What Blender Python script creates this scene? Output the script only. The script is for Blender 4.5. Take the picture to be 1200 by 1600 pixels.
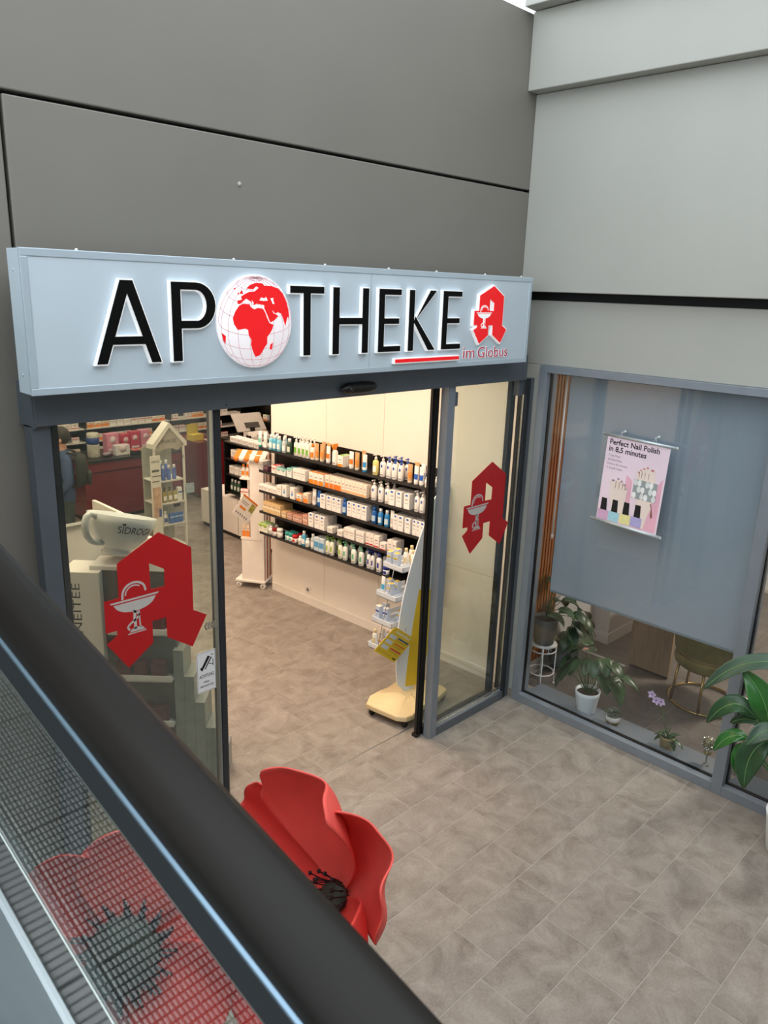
import bpy, math, random
from mathutils import Vector, Matrix, Euler
from mathutils.geometry import tessellate_polygon
random.seed(7)
for o in list(bpy.data.objects): bpy.data.objects.remove(o)
scene = bpy.context.scene
COL = scene.collection
PI = math.pi

# ------------------------------------------------------------------ camera
cam_d = bpy.data.cameras.new('camera'); cam = bpy.data.objects.new('camera', cam_d); COL.objects.link(cam)
cam.matrix_world = Matrix(((0.70661, 0.17347, -0.68601, -5.281), (-0.70681, 0.21873, -0.67274, -3.5657),
                           (0.03335, 0.96024, 0.27717, 3.4747), (0, 0, 0, 1)))
cam_d.sensor_fit = 'VERTICAL'; cam_d.sensor_height = 36.0; cam_d.lens = 1208.27 / 1600 * 36.0
cam_d.clip_start = 0.05; cam_d.clip_end = 200
cam_d.dof.use_dof = True; cam_d.dof.focus_distance = 6.2; cam_d.dof.aperture_fstop = 9.0
scene.camera = cam

# ------------------------------------------------------------------ sky / exposure
scene.view_settings.view_transform = 'Standard'
scene.view_settings.look = 'None'
scene.view_settings.gamma = 1.0
scene.view_settings.use_curve_mapping = False
scene.view_settings.exposure = 0.0
world = bpy.data.worlds.new('overcast_sky'); scene.world = world; world.use_nodes = True
bg = world.node_tree.nodes['Background']
bg.inputs['Color'].default_value = (0.88, 0.95, 1.0, 1); bg.inputs['Strength'].default_value = 2.8

# ------------------------------------------------------------------ materials
def lin(c):
    if isinstance(c, str):
        c = tuple(int(c[i:i+2], 16) for i in (0, 2, 4))
    return tuple(((v/255)/12.92 if v/255 <= .04045 else ((v/255+.055)/1.055)**2.4) for v in c)
MATS = {}
def mat(name, col, rough=.5, metal=0., var=.06, scale=12., bump=0., bscale=None, emit=0., spec=.5, trans=0., coat=0., stretch=None):
    if name in MATS: return MATS[name]
    m = bpy.data.materials.new(name); m.use_nodes = True; nt = m.node_tree; N = nt.nodes; L = nt.links
    b = N['Principled BSDF']; c = lin(col)
    b.inputs['Roughness'].default_value = rough; b.inputs['Metallic'].default_value = metal
    b.inputs['Specular IOR Level'].default_value = spec
    if trans: b.inputs['Transmission Weight'].default_value = trans
    if coat: b.inputs['Coat Weight'].default_value = coat; b.inputs['Coat Roughness'].default_value = .1
    tc = N.new('ShaderNodeTexCoord'); src = tc.outputs['Object']
    if stretch:
        mp = N.new('ShaderNodeMapping'); mp.inputs['Scale'].default_value = stretch; L.new(src, mp.inputs['Vector']); src = mp.outputs['Vector']
    nz = N.new('ShaderNodeTexNoise'); nz.inputs['Scale'].default_value = scale; nz.inputs['Detail'].default_value = 4
    L.new(src, nz.inputs['Vector'])
    rp = N.new('ShaderNodeValToRGB')
    rp.color_ramp.elements[0].position = .3; rp.color_ramp.elements[1].position = .7
    rp.color_ramp.elements[0].color = tuple(v*(1-var) for v in c)+(1,)
    rp.color_ramp.elements[1].color = tuple(min(1, v*(1+var)) for v in c)+(1,)
    L.new(nz.outputs['Fac'], rp.inputs['Fac']); L.new(rp.outputs['Color'], b.inputs['Base Color'])
    if emit:
        L.new(rp.outputs['Color'], b.inputs['Emission Color']); b.inputs['Emission Strength'].default_value = emit
    if bump:
        n2 = N.new('ShaderNodeTexNoise'); n2.inputs['Scale'].default_value = bscale or scale*6; n2.inputs['Detail'].default_value = 3
        L.new(src, n2.inputs['Vector'])
        bp = N.new('ShaderNodeBump'); bp.inputs['Strength'].default_value = bump; bp.inputs['Distance'].default_value = .01
        L.new(n2.outputs['Fac'], bp.inputs['Height']); L.new(bp.outputs['Normal'], b.inputs['Normal'])
    MATS[name] = m; return m

def glass(name, tint=(1, 1, 1), f0=.04, power=5., haze=0.):
    """clear pane: transparent body with angle-dependent mirror reflection"""
    if name in MATS: return MATS[name]
    m = bpy.data.materials.new(name); m.use_nodes = True; nt = m.node_tree; N = nt.nodes; L = nt.links
    N.remove(N['Principled BSDF']); out = N['Material Output']
    g = N.new('ShaderNodeNewGeometry'); d = N.new('ShaderNodeVectorMath'); d.operation = 'DOT_PRODUCT'
    L.new(g.outputs['Incoming'], d.inputs[0]); L.new(g.outputs['True Normal'], d.inputs[1])
    def M2(op, a, bb):
        k = N.new('ShaderNodeMath'); k.operation = op
        for i, x in enumerate((a, bb)):
            if x is None: continue
            if isinstance(x, (int, float)): k.inputs[i].default_value = x
            else: L.new(x, k.inputs[i])
        return k.outputs[0]
    a = M2('ABSOLUTE', d.outputs['Value'], None); s = M2('SUBTRACT', 1., a); p = M2('POWER', s, power)
    f = M2('ADD', M2('MULTIPLY', p, 1-f0), f0)
    t = N.new('ShaderNodeBsdfTransparent'); t.inputs['Color'].default_value = tint+(1,)
    gl = N.new('ShaderNodeBsdfGlossy'); gl.inputs['Roughness'].default_value = .0
    mx = N.new('ShaderNodeMixShader'); L.new(f, mx.inputs[0]); L.new(t.outputs[0], mx.inputs[1]); L.new(gl.outputs[0], mx.inputs[2])
    last = mx.outputs[0]
    if haze:
        df = N.new('ShaderNodeBsdfDiffuse'); df.inputs['Color'].default_value = (.8, .85, .85, 1)
        m3 = N.new('ShaderNodeMixShader'); m3.inputs[0].default_value = haze
        L.new(last, m3.inputs[1]); L.new(df.outputs[0], m3.inputs[2]); last = m3.outputs[0]
    L.new(last, out.inputs['Surface'])
    MATS[name] = m; return m

# ------------------------------------------------------------------ mesh helpers
class MB:
    def __init__(self): self.v = []; self.f = []; self.mi = []; self.sm = []
    def add(self, vs, fs, m=0, smooth=False):
        k = len(self.v); self.v += [tuple(p) for p in vs]
        for f in fs: self.f.append(tuple(i+k for i in f)); self.mi.append(m); self.sm.append(smooth)
        return self
    def box(self, lo, hi, m=0, M=None):
        x0, y0, z0 = lo; x1, y1, z1 = hi
        vs = [(x0,y0,z0),(x1,y0,z0),(x1,y1,z0),(x0,y1,z0),(x0,y0,z1),(x1,y0,z1),(x1,y1,z1),(x0,y1,z1)]
        if M is not None: vs = [M @ Vector(p) for p in vs]
        return self.add(vs, [(0,3,2,1),(4,5,6,7),(0,1,5,4),(1,2,6,5),(2,3,7,6),(3,0,4,7)], m)
    def cbox(self, c, s, m=0, M=None):
        return self.box((c[0]-s[0]/2,c[1]-s[1]/2,c[2]-s[2]/2), (c[0]+s[0]/2,c[1]+s[1]/2,c[2]+s[2]/2), m, M)
    def bbox(self, lo, hi, b=.003, m=0, M=None):
        """box with chamfered edges"""
        x0,y0,z0 = lo; x1,y1,z1 = hi; vs = []
        for sx in (0,1):
            for sy in (0,1):
                for sz in (0,1):
                    X = (x0,x1)[sx]; Y = (y0,y1)[sy]; Z = (z0,z1)[sz]; dx = (b,-b)[sx]; dy = (b,-b)[sy]; dz = (b,-b)[sz]
                    vs += [(X,Y+dy,Z+dz),(X+dx,Y,Z+dz),(X+dx,Y+dy,Z)]
        if M is not None: vs = [M @ Vector(p) for p in vs]
        I = lambda sx,sy,sz,a: (sx*4+sy*2+sz)*3+a
        F = []
        for a,(p,q) in ((0,(1,2)),(1,(0,2)),(2,(0,1))):
            for s in (0,1):
                def ix(u,w):
                    k=[0,0,0]; k[a]=s; k[p]=u; k[q]=w; return I(*k,a)
                F.append((ix(0,0),ix(1,0),ix(1,1),ix(0,1)))
        for a,(p,q) in ((0,(1,2)),(1,(0,2)),(2,(0,1))):
            for u in (0,1):
                for w in (0,1):
                    def ix(s,t):
                        k=[0,0,0]; k[a]=s; k[p]=u; k[q]=w; return I(*k,t)
                    F.append((ix(0,p),ix(1,p),ix(1,q),ix(0,q)))
        for c in range(8): F.append((c*3,c*3+1,c*3+2))
        return self.add(vs, F, m)
    def prism(self, poly, o, ux, uy, t, m=0, holes=()):
        """polygon in the (ux,uy) plane at o, extruded by t along ux x uy"""
        o = Vector(o); ux = Vector(ux); uy = Vector(uy); n = ux.cross(uy).normalized()
        loops = [list(poly)]+[list(h) for h in holes]
        flat = [p for l in loops for p in l]
        tri = tessellate_polygon([[Vector((p[0],p[1],0)) for p in l] for l in loops])
        k = len(flat)
        vs = [o+ux*p[0]+uy*p[1]+n*t for p in flat]+[o+ux*p[0]+uy*p[1] for p in flat]
        fs = [tuple(q) for q in tri]+[tuple(k+i for i in reversed(q)) for q in tri]
        s = 0
        for l in loops:
            c = len(l)
            for i in range(c):
                a = s+i; b = s+(i+1) % c; fs.append((a, b, k+b, k+a))
            s += c
        return self.add(vs, fs, m)
    def tube(self, pts, r, n=8, m=0, close=False, cap=True):
        pts = [Vector(p) for p in pts]; N = len(pts)
        rr = r if isinstance(r, (list, tuple)) else [r]*N
        rings = []; prev = None
        for i, p in enumerate(pts):
            if close: t = (pts[(i+1) % N]-pts[i-1]).normalized()
            else: t = (pts[min(i+1,N-1)]-pts[max(i-1,0)]).normalized()
            if prev is None:
                a = Vector((0,0,1)) if abs(t.z) < .9 else Vector((1,0,0))
                x = t.cross(a).normalized()
            else:
                x = (prev - t*prev.dot(t)).normalized()
            prev = x; y = t.cross(x)
            rings.append([p+(x*math.cos(2*PI*k/n)+y*math.sin(2*PI*k/n))*rr[i] for k in range(n)])
        vs = [q for R in rings for q in R]; fs = []
        for i in range(N if close else N-1):
            j = (i+1) % N
            for k in range(n): fs.append((i*n+k, i*n+(k+1) % n, j*n+(k+1) % n, j*n+k))
        if cap and not close: fs += [tuple(reversed(range(n))), tuple(range((N-1)*n, N*n))]
        return self.add(vs, fs, m, True)
    def lathe(self, prof, n=16, c=(0,0,0), m=0, sx=1, sy=1, ex=2., M=None, a0=0, a1=2*PI):
        """rings of (r,z); ex>2 gives rounded-square sections"""
        full = abs(a1-a0-2*PI) < 1e-6; cnt = n if full else n+1
        vs = []
        for r, z in prof:
            for k in range(cnt):
                a = a0+(a1-a0)*k/n; ca, sa = math.cos(a), math.sin(a)
                q = (abs(ca)**ex+abs(sa)**ex)**(-1/ex)
                vs.append((c[0]+r*ca*q*sx, c[1]+r*sa*q*sy, c[2]+z))
        if M is not None: vs = [M @ Vector(p) for p in vs]
        fs = []
        for i in range(len(prof)-1):
            for k in range(n):
                k2 = (k+1) % cnt
                fs.append((i*cnt+k, i*cnt+k2, (i+1)*cnt+k2, (i+1)*cnt+k))
        if full:
            if prof[0][0] > 1e-5: fs.append(tuple(reversed(range(cnt))))
            if prof[-1][0] > 1e-5: fs.append(tuple(range((len(prof)-1)*cnt, len(prof)*cnt)))
        return self.add(vs, fs, m, True)
    def grid(self, rows, m=0, smooth=True):
        h = len(rows); w = len(rows[0]); vs = [p for r in rows for p in r]
        return self.add(vs, [(i*w+j, i*w+j+1, (i+1)*w+j+1, (i+1)*w+j) for i in range(h-1) for j in range(w-1)], m, smooth)
    def sphere(self, c, r, m=0, n=12, s=(1,1,1)):
        k = n//2
        return self.lathe([(math.sin(PI*i/k)*r*1.0 if 0 < i < k else 0.00001, -math.cos(PI*i/k)*r*s[2]) for i in range(k+1)], n, c, m, s[0], s[1])
    def mesh(self, name, mats):
        me = bpy.data.meshes.new(name); me.from_pydata(self.v, [], self.f)
        for q in (mats if isinstance(mats, (list, tuple)) else [mats]): me.materials.append(q)
        me.polygons.foreach_set('material_index', self.mi); me.polygons.foreach_set('use_smooth', self.sm)
        me.update(); return me
    def build(self, name, mats, parent=None, bevel=0, off=None, thick=0, subsurf=0):
        o = bpy.data.objects.new(name, self.mesh(name, mats)); COL.objects.link(o)
        put(o, parent)
        if off is not None: o.location = off
        if subsurf:
            s = o.modifiers.new('sub', 'SUBSURF'); s.levels = subsurf; s.render_levels = subsurf
        if thick:
            s = o.modifiers.new('thick', 'SOLIDIFY'); s.thickness = thick; s.offset = 0
        if bevel:
            b = o.modifiers.new('bevel', 'BEVEL'); b.width = bevel; b.segments = 2; b.limit_method = 'ANGLE'; b.angle_limit = .6
        return o
ROOTM = {}
def put(o, parent):
    """mesh coordinates are world coordinates for things made with world=True, local ones otherwise"""
    if parent is None: return
    o.parent = parent
    if parent.name in ROOTM: o.matrix_parent_inverse = ROOTM[parent.name].inverted()
def tag(o, label=None, cat=None, group=None, kind=None):
    if label: o['label'] = label
    if cat: o['category'] = cat
    if group: o['group'] = group
    if kind: o['kind'] = kind
    return o
def thing(name, label, cat, loc=(0,0,0), rotz=0, group=None, world=False, kind=None):
    o = bpy.data.objects.new(name, None); COL.objects.link(o); o.empty_display_size = .05
    o.location = loc; o.rotation_euler = (0,0,rotz)
    if world: ROOTM[o.name] = Matrix.Translation(loc) @ Matrix.Rotation(rotz, 4, 'Z')
    return tag(o, label, cat, group, kind)
def link_copy(o, parent=None, loc=None, rotz=None, scale=None):
    c = o.copy(); COL.objects.link(c)
    if parent is not None: c.parent = parent
    if loc is not None: c.location = loc
    if rotz is not None: c.rotation_euler = (0,0,rotz)
    if scale is not None: c.scale = scale
    return c
def copy_tree(o, loc=None, rotz=None, parent=None):
    c = o.copy(); COL.objects.link(c)
    if parent is not None: c.parent = parent
    if loc is not None: c.location = loc
    if rotz is not None: c.rotation_euler = (0,0,rotz)
    for ch in o.children: copy_tree(ch, parent=c)
    return c
def text_mesh(name, s, material, o, ux, uy, width=None, height=None, depth=.001, parent=None, bold=0., thin_x=None):
    """lettering: cap height `height`, total width `width`, starting at o"""
    cu = bpy.data.curves.new(name, 'FONT'); cu.body = s; cu.size = 1.; cu.extrude = 0; cu.offset = bold; cu.resolution_u = 3
    t = bpy.data.objects.new(name, cu); COL.objects.link(t); bpy.context.view_layer.update()
    me = bpy.data.meshes.new_from_object(t.evaluated_get(bpy.context.evaluated_depsgraph_get()))
    bpy.data.objects.remove(t); bpy.data.curves.remove(cu)
    xs = [v.co.x for v in me.vertices]; ys = [v.co.y for v in me.vertices]
    x0 = min(xs); w = max(xs)-x0; y1 = max(ys)
    sy = (height or .1)/max(y1, 1e-4); sx = (width/w) if width else sy
    o = Vector(o); ux = Vector(ux); uy = Vector(uy); n = ux.cross(uy).normalized()
    for v in me.vertices: v.co = o+ux*((v.co.x-x0)*sx)+uy*(v.co.y*sy)+n*depth
    me.materials.clear(); me.materials.append(material)
    ob = bpy.data.objects.new(name, me); COL.objects.link(ob); put(ob, parent); return ob
X, Y, Z = Vector((1,0,0)), Vector((0,1,0)), Vector((0,0,1))
ORD = ['first','second','third','fourth','fifth','sixth','seventh','eighth','ninth','tenth','eleventh','twelfth','thirteenth','fourteenth','fifteenth','sixteenth','seventeenth','eighteenth','nineteenth','twentieth']

# shared materials
m_panel = mat('painted_panel', 'aaaaa3', .55, var=.03, scale=1.5, bump=.03, bscale=60)
m_panel_dk = mat('painted_panel_dark', '7a766f', .5, var=.03, scale=1.5, bump=.03, bscale=60)
m_dark = mat('dark_recess', '1c1c1d', .8)
m_alu = mat('anthracite_aluminium', '5d646c', .38, .25, var=.04, scale=8)
m_alu_dk = mat('dark_door_rail', '2c3036', .4, .2)
m_alu_lt = mat('light_grey_frame', '868e97', .4, .25, var=.04, scale=8)
m_black = mat('black_plastic', '0d0d0e', .35)
m_shelf = mat('black_shelf_laminate', '0a0a0b', .3)
m_white = mat('white_plastic', 'ece9e4', .4, var=.02)
m_warmwhite = mat('white_laminate', 'e8e2da', .45, var=.02)
m_red = mat('red_film', 'c01018', .45, var=.03)
m_signred = mat('sign_red', 'f0141c', .4, emit=.25, var=.01)
m_signwhite = mat('lit_white_acrylic', 'ffffff', .4, emit=.2, var=.0)
m_signblack = mat('sign_black', '040404', .6, var=.0, spec=.15)
m_signface = mat('sign_silver_face', 'c3d0da', .4, .0, var=.015, scale=3)
m_steel = mat('brushed_steel', 'b9bfc4', .28, .9, var=.05, scale=30, stretch=(1, .02, 1))
m_chrome = mat('chrome', 'd0d2d4', .15, 1.)
m_glass = glass('door_glass', (.93, .965, .95), f0=.06)
m_glass2 = glass('window_glass', (.93, .945, .955), f0=.05)
m_glass3 = glass('balustrade_glass', (.90, .95, .93), f0=.05)

# ================================================================== SETTING
# ---- floor with stone tiles laid in quarter bond
def stone_mat(name, c0, c1, rough):
    m = bpy.data.materials.new(name); m.use_nodes = True; N = m.node_tree.nodes; L = m.node_tree.links; b = N['Principled BSDF']
    g = N.new('ShaderNodeNewGeometry'); oi = N.new('ShaderNodeObjectInfo')
    va = N.new('ShaderNodeVectorMath'); va.operation = 'MULTIPLY_ADD'
    cx = N.new('ShaderNodeCombineXYZ'); L.new(oi.outputs['Random'], cx.inputs[0]); L.new(oi.outputs['Random'], cx.inputs[1])
    va.inputs[1].default_value = (30, 30, 30); L.new(cx.outputs[0], va.inputs[0]); L.new(g.outputs['Position'], va.inputs[2])
    n1 = N.new('ShaderNodeTexNoise'); n1.inputs['Scale'].default_value = 5; n1.inputs['Detail'].default_value = 8; n1.inputs['Roughness'].default_value = .65
    n1.inputs['Distortion'].default_value = .6
    n2 = N.new('ShaderNodeTexNoise'); n2.inputs['Scale'].default_value = 70; n2.inputs['Detail'].default_value = 3
    L.new(va.outputs[0], n1.inputs['Vector']); L.new(va.outputs[0], n2.inputs['Vector'])
    mx = N.new('ShaderNodeMath'); mx.operation = 'MULTIPLY_ADD'; mx.inputs[1].default_value = .28; L.new(n2.outputs['Fac'], mx.inputs[0]); L.new(n1.outputs['Fac'], mx.inputs[2])
    rp = N.new('ShaderNodeValToRGB'); rp.color_ramp.elements[0].position = .42; rp.color_ramp.elements[1].position = .86
    rp.color_ramp.elements[0].color = lin(c0)+(1,); rp.color_ramp.elements[1].color = lin(c1)+(1,)
    L.new(mx.outputs[0], rp.inputs['Fac']); L.new(rp.outputs['Color'], b.inputs['Base Color'])
    b.inputs['Roughness'].default_value = rough
    bp = N.new('ShaderNodeBump'); bp.inputs['Strength'].default_value = .12; bp.inputs['Distance'].default_value = .004
    L.new(n2.outputs['Fac'], bp.inputs['Height']); L.new(bp.outputs['Normal'], b.inputs['Normal'])
    return m
m_tile = stone_mat('greige_stone_tile', '756c64', 'a29a91', .55)
m_grout = mat('light_grout', 'aea79f', .8, var=.08, scale=30)
floor = MB().box((-10.2,-10.2,-.12), (4.8,9.9,-.0016)).build('floor', m_grout); tag(floor, kind='structure')
TL, TW, G = .6, .3007, .0042
tile_mesh = MB().bbox((-TL/2+G/2, -TW/2+G/2, -.008), (TL/2-G/2, TW/2-G/2, 0), .0012).mesh('tile', m_tile)
far_tiles = MB(); ntile = 0
rows = [(k, .084-TW*k-TW/2, TW) for k in range(0, 34)]+[(-1, .137, .106)]+[(-2-i, .19+TW*(i+.5), TW) for i in range(31)]
for k, yc, hw in rows:
    off = -((.45+.15*k) % .6)
    for j in range(-8, 18):
        lo = off-.6*j; hi = min(lo+.6, -.002 if yc < .05 else (.1 if yc < 3.4 else 3.4))
        if hi-lo < .03 or lo < -10: continue
        if -4.7 < lo and -3.55 < yc < 3.4 and not (yc > .05 and lo < -3.2):
            o = bpy.data.objects.new('tile', tile_mesh); COL.objects.link(o); o.parent = floor
            o.location = ((lo+hi)/2, yc, 0); o.scale = ((hi-lo)/TL, hw/TW, 1); ntile += 1
            continue
        far_tiles.box((lo+G/2, yc-hw/2+G/2, -.008), (hi-G/2, yc+hw/2-G/2, 0))
print('tiles', ntile)
far_tiles.build('tile_field', m_tile, floor)['kind'] = 'stuff'

ts = MB().box((-2.9,.185,-.004), (-.25,.194,.0015)).build('trim_2', m_steel); tag(ts, kind='structure')

# ---- facade wall of clad panels (front plane y = 0.10)
wb = MB().box((-4.75,.16,0), (-3.96,.3,2.83)).box((-4.75,.16,2.83), (.2,.3,5.35)).build('wall_back', m_dark); tag(wb, kind='structure')
def panel(lo, hi, parent, m=m_panel_dk, bevel=.006, name='panel'):
    return MB().box(lo, hi).build(name, m, parent, bevel=bevel)
panel((-4.75,.10,4.222), (-.10,.16,5.36), wb)
panel((-3.898,.10,2.84), (-.10,.16,4.204), wb)
panel((-4.75,.10,0.0), (-3.914,.16,4.204), wb)
MB().lathe([(.012,0),(.012,.004),(.004,.006)], 10, M=Matrix.Translation((-2.72,.10,3.98)) @ Matrix.Rotation(PI/2, 4, 'X')).build('screw_head', m_panel, wb)
# ---- salon-side wall
wr = MB().box((.06,-6.2,2.93), (.2,.16,6.2)).box((-.09,.102,2.95), (.06,.16,5.36)).box((.02,-.06,0), (.1,.14,2.93)).build('wall_right', m_dark); tag(wr, kind='structure')
panel((0,-6.2,2.94), (.06,.1,3.43), wr, m_panel)
panel((-.11,-6.2,3.492), (.06,.1,4.868), wr, m_panel)
panel((-.22,-6.2,4.87), (.06,.1,5.37), wr, m_panel)
panel((-.33,-6.2,5.375), (.06,.1,5.75), wr, m_panel)
panel((0,-.084,.0), (.06,.1,2.94), wr, m_panel, bevel=.003)
MB().box((-.012,-.083,0), (0,-.004,.075)).build('skirting_tile', m_tile, wr, bevel=.002)

# ---- rest of the hall, outside the photograph, wall heights set to steer the sky light
hw = MB().box((-10.2,-10.2,0), (4.8,-10,7.6)).build('wall_front', m_panel); tag(hw, kind='structure')
hl = MB().box((-10.2,-10,0), (-10,.1,1.6)).box((-10.2,.1,0), (-6.35,.3,6.2)).box((-6.6,3.4,0), (-4.5,3.5,6.4)).box((-6.6,.3,0), (-6.5,3.4,6.4)).box((-4.6,.3,3.4), (-4.5,3.4,6.4)).box((-6.6,.3,6.3), (-4.5,3.5,6.4)).box((.0,-10,0), (.2,-6.2,6.2)).build('wall_left', m_panel); tag(hl, kind='structure')

sky_block = MB().box((-10,-10,5.3), (.0,-5.6,5.6)).box((-10,-5.6,5.1), (.0,-5.5,6.4)).build('shade_slab', m_panel); tag(sky_block, kind='structure')  # unseen slab added to keep sky light off the lower facade

# ---- door header beam with movement sensor
hd = MB().box((-3.945,-.06,2.828), (-.165,.1,3.02)).build('trim_1', m_alu, bevel=.003); tag(hd, kind='structure')
MB().box((-3.955,-.055,2.82), (-3.94,.1,3.02)).build('end_cap', m_alu, hd, bevel=.002)
for x in (-2.94, -1.01):
    MB().lathe([(.004,0),(.004,.002)], 8, M=Matrix.Translation((x,-.06,2.85)) @ Matrix.Rotation(PI/2, 4, 'X')).build('screw_head', m_black, hd)
sens = thing('motion_sensor', 'black rounded motion sensor on the door header under the sign', 'sensor', (-1.99,-.06,2.885), world=True)
mb = MB(); prof = []
for i in range(9):
    t = i/8; prof.append((.034*(1-abs(2*t-1)**4)**.5+.002, -.155+.31*t))
mb.lathe(prof, 14, M=Matrix.Translation((-1.99,-.088,2.885)) @ Matrix.Rotation(PI/2, 4, 'Y')); mb.build('housing', m_black, sens)
MB().lathe([(.02,0),(.018,.006),(.0001,.01)], 14, M=Matrix.Translation((-2.08,-.118,2.88)) @ Matrix.Rotation(PI/2, 4, 'X')).build('lens', mat('smoked_lens', '241c1c', .1), sens)
MB().box((-2.08,-.07,2.865), (-1.9,-.058,2.905)).build('bracket', m_black, sens)

# ---- fixed glazed side panels and parked sliding leaves
def glazed(name, members, pane, extra=()):
    r = thing(name, None, None, (pane[0][0], 0, 0), world=True, kind='structure')
    for nm, lo, hi, m in members: MB().box(lo, hi).build(nm, m, r, bevel=.002)
    MB().box(*pane).build('pane', m_glass, r)
    return r
glazed('window_1', [
    ('frame_stile', (-3.955,-.03,0), (-3.868,.05,2.83), m_alu), ('frame_stile', (-2.99,-.02,0), (-2.955,.03,2.83), m_alu_dk),
    ('frame_rail', (-3.868,-.03,0), (-2.99,.05,.085), m_alu), ('glazing_bead', (-3.868,-.012,.085), (-3.857,.022,2.83), m_black),
    ('glazing_bead', (-2.999,-.012,.085), (-2.99,.022,2.83), m_steel)],
    ((-3.868,0,.085), (-2.99,.01,2.83)))
glazed('window_2', [
    ('frame_stile', (-1.068,-.035,0), (-.992,.035,2.83), m_alu_lt), ('frame_stile', (-.10,-.03,0), (-.055,.035,2.83), m_alu_dk),
    ('frame_stile', (-.055,-.03,0), (-.012,.05,2.83), m_alu),
    ('frame_rail', (-.992,-.035,0), (-.10,.035,.075), m_alu), ('glazing_bead', (-.992,-.012,.075), (-.984,.022,2.83), m_black),
    ('glazing_bead', (-.984,-.012,.075), (-.10,.0,.085), m_chrome), ('glazing_bead', (-.112,-.012,.085), (-.10,.022,2.83), m_chrome),
    ('glass_clamp', (-.985,-.02,2.68), (-.945,.03,2.78), m_alu), ('glass_clamp', (-.2,-.02,2.70), (-.14,.03,2.82), m_alu)],
    ((-.984,0,.085), (-.112,.01,2.83)))
glazed('door_1', [
    ('door_stile', (-2.968,.055,.01), (-2.905,.095,2.84), m_alu), ('seal', (-2.905,.062,.01), (-2.897,.088,2.84), m_black),
    ('door_stile', (-3.86,.055,.01), (-3.80,.095,2.84), m_alu_dk), ('door_rail', (-3.80,.055,.01), (-2.968,.095,.07), m_alu_dk)],
    ((-3.80,.07,.07), (-2.968,.08,2.84)))
glazed('door_2', [
    ('door_stile', (-1.112,.055,.01), (-1.06,.095,2.84), m_black), ('seal', (-1.122,.062,.01), (-1.112,.088,2.84), m_black),
    ('door_stile', (-.19,.055,.01), (-.13,.095,2.84), m_alu_dk), ('door_rail', (-1.06,.055,.01), (-.19,.095,.07), m_alu_dk),
    ('floor_guide', (-1.135,.05,.002), (-1.09,.1,.03), m_black)],
    ((-1.06,.07,.07), (-.19,.08,2.84)))

# ---- pharmacy room: shelf wall runs 3 degrees off square
WA = math.atan2(.9986, -.052)
W0 = Vector((.112,0,0)); WU = Vector((-.052,.9986,0)).normalized(); WN = Vector((-WU.y, WU.x, 0))
def wp(u, v, z): return W0+WU*u+WN*v+Vector((0,0,z))
WM = Matrix.Translation(W0) @ Matrix.Rotation(WA, 4, 'Z')      # local x along the wall, local y into the room
pw = thing('wall_pharmacy', None, None, tuple(W0), WA, kind='structure')
m_pw = mat('warm_white_panel', 'f0e9e0', .4, var=.015, scale=3)
MB().box((.04,-.09,0), (3.36,-.022,3.3)).build('core', m_dark, pw)
edges = [.06, .872, 1.682, 2.49, 3.36]
for i in range(4):
    MB().box((edges[i]+.002,-.022,.10), (edges[i+1]-.002,0,1.0)).build('panel', m_pw, pw, bevel=.0015)
    MB().box((edges[i]+.002,-.022,1.004), (edges[i+1]-.002,0,3.3)).build('panel', m_pw, pw, bevel=.0015)
MB().box((3.36,-.09,0), (3.372,.0,3.3)).build('end_panel', m_pw, pw)
MB().box((.06,-.02,0), (3.36,.012,.098)).build('skirting', m_warmwhite, pw, bevel=.002)
MB().bbox((2.70,0,.14), (2.78,.012,.22), .003).build('wall_socket', m_white, pw); MB().lathe([(.022,0),(.022,.003)], 14, M=Matrix.Translation((2.74,.0125,.18)) @ Matrix.Rotation(-PI/2, 4, 'X')).build('socket_well', mat('socket_shadow','8a857e',.5), pw)
rw = MB().box((-4.5,9.6,0), (3.5,9.7,3.3)).box((-4.5,.3,0), (-4.4,9.6,3.3)).box((3.4,3.4,0), (3.5,9.6,3.3)).box((.1,3.38,0), (3.4,3.46,3.3)).build('wall_shop', m_pw); tag(rw, kind='structure')
cl = MB().box((-4.5,.3,3.3), (3.5,9.7,3.4)).build('ceiling', m_pw); tag(cl, kind='structure')
m_lamp = mat('lamp_diffuser', 'fff0dc', .5, emit=6., var=0)
def ceiling_light(x, y, z, sx, sy, power, label, color=(1,.71,.485), grp='ceiling lights of the pharmacy'):
    r = thing('ceiling_light', label, 'lamp', (x,y,z-.03), group=grp)
    MB().box((-sx/2-.03,-sy/2-.03,0), (sx/2+.03,sy/2+.03,.03)).build('frame', m_white, r, bevel=.004)
    MB().box((-sx/2,-sy/2,-.004), (sx/2,sy/2,.0)).build('diffuser', m_lamp, r)
    ld = bpy.data.lights.new('lamp_light', 'AREA'); ld.shape = 'RECTANGLE'; ld.size = sx; ld.size_y = sy; ld.energy = power; ld.color = color
    lo = bpy.data.objects.new('lamp_light', ld); COL.objects.link(lo); lo.parent = r; lo.location = (0,0,-.02)
for i, (x, y) in enumerate([(-1.3,1.0), (-1.3,3.2), (-1.0,5.6), (-3.1,1.5), (-3.0,4.4), (1.2,5.2), (-.6,8.2), (2.0,7.9)]):
    ceiling_light(x, y, 3.3, .6, 1.2, 40 if i < 2 else 21, ORD[i]+' white ceiling panel lamp of the pharmacy, counted from the entrance')
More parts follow.
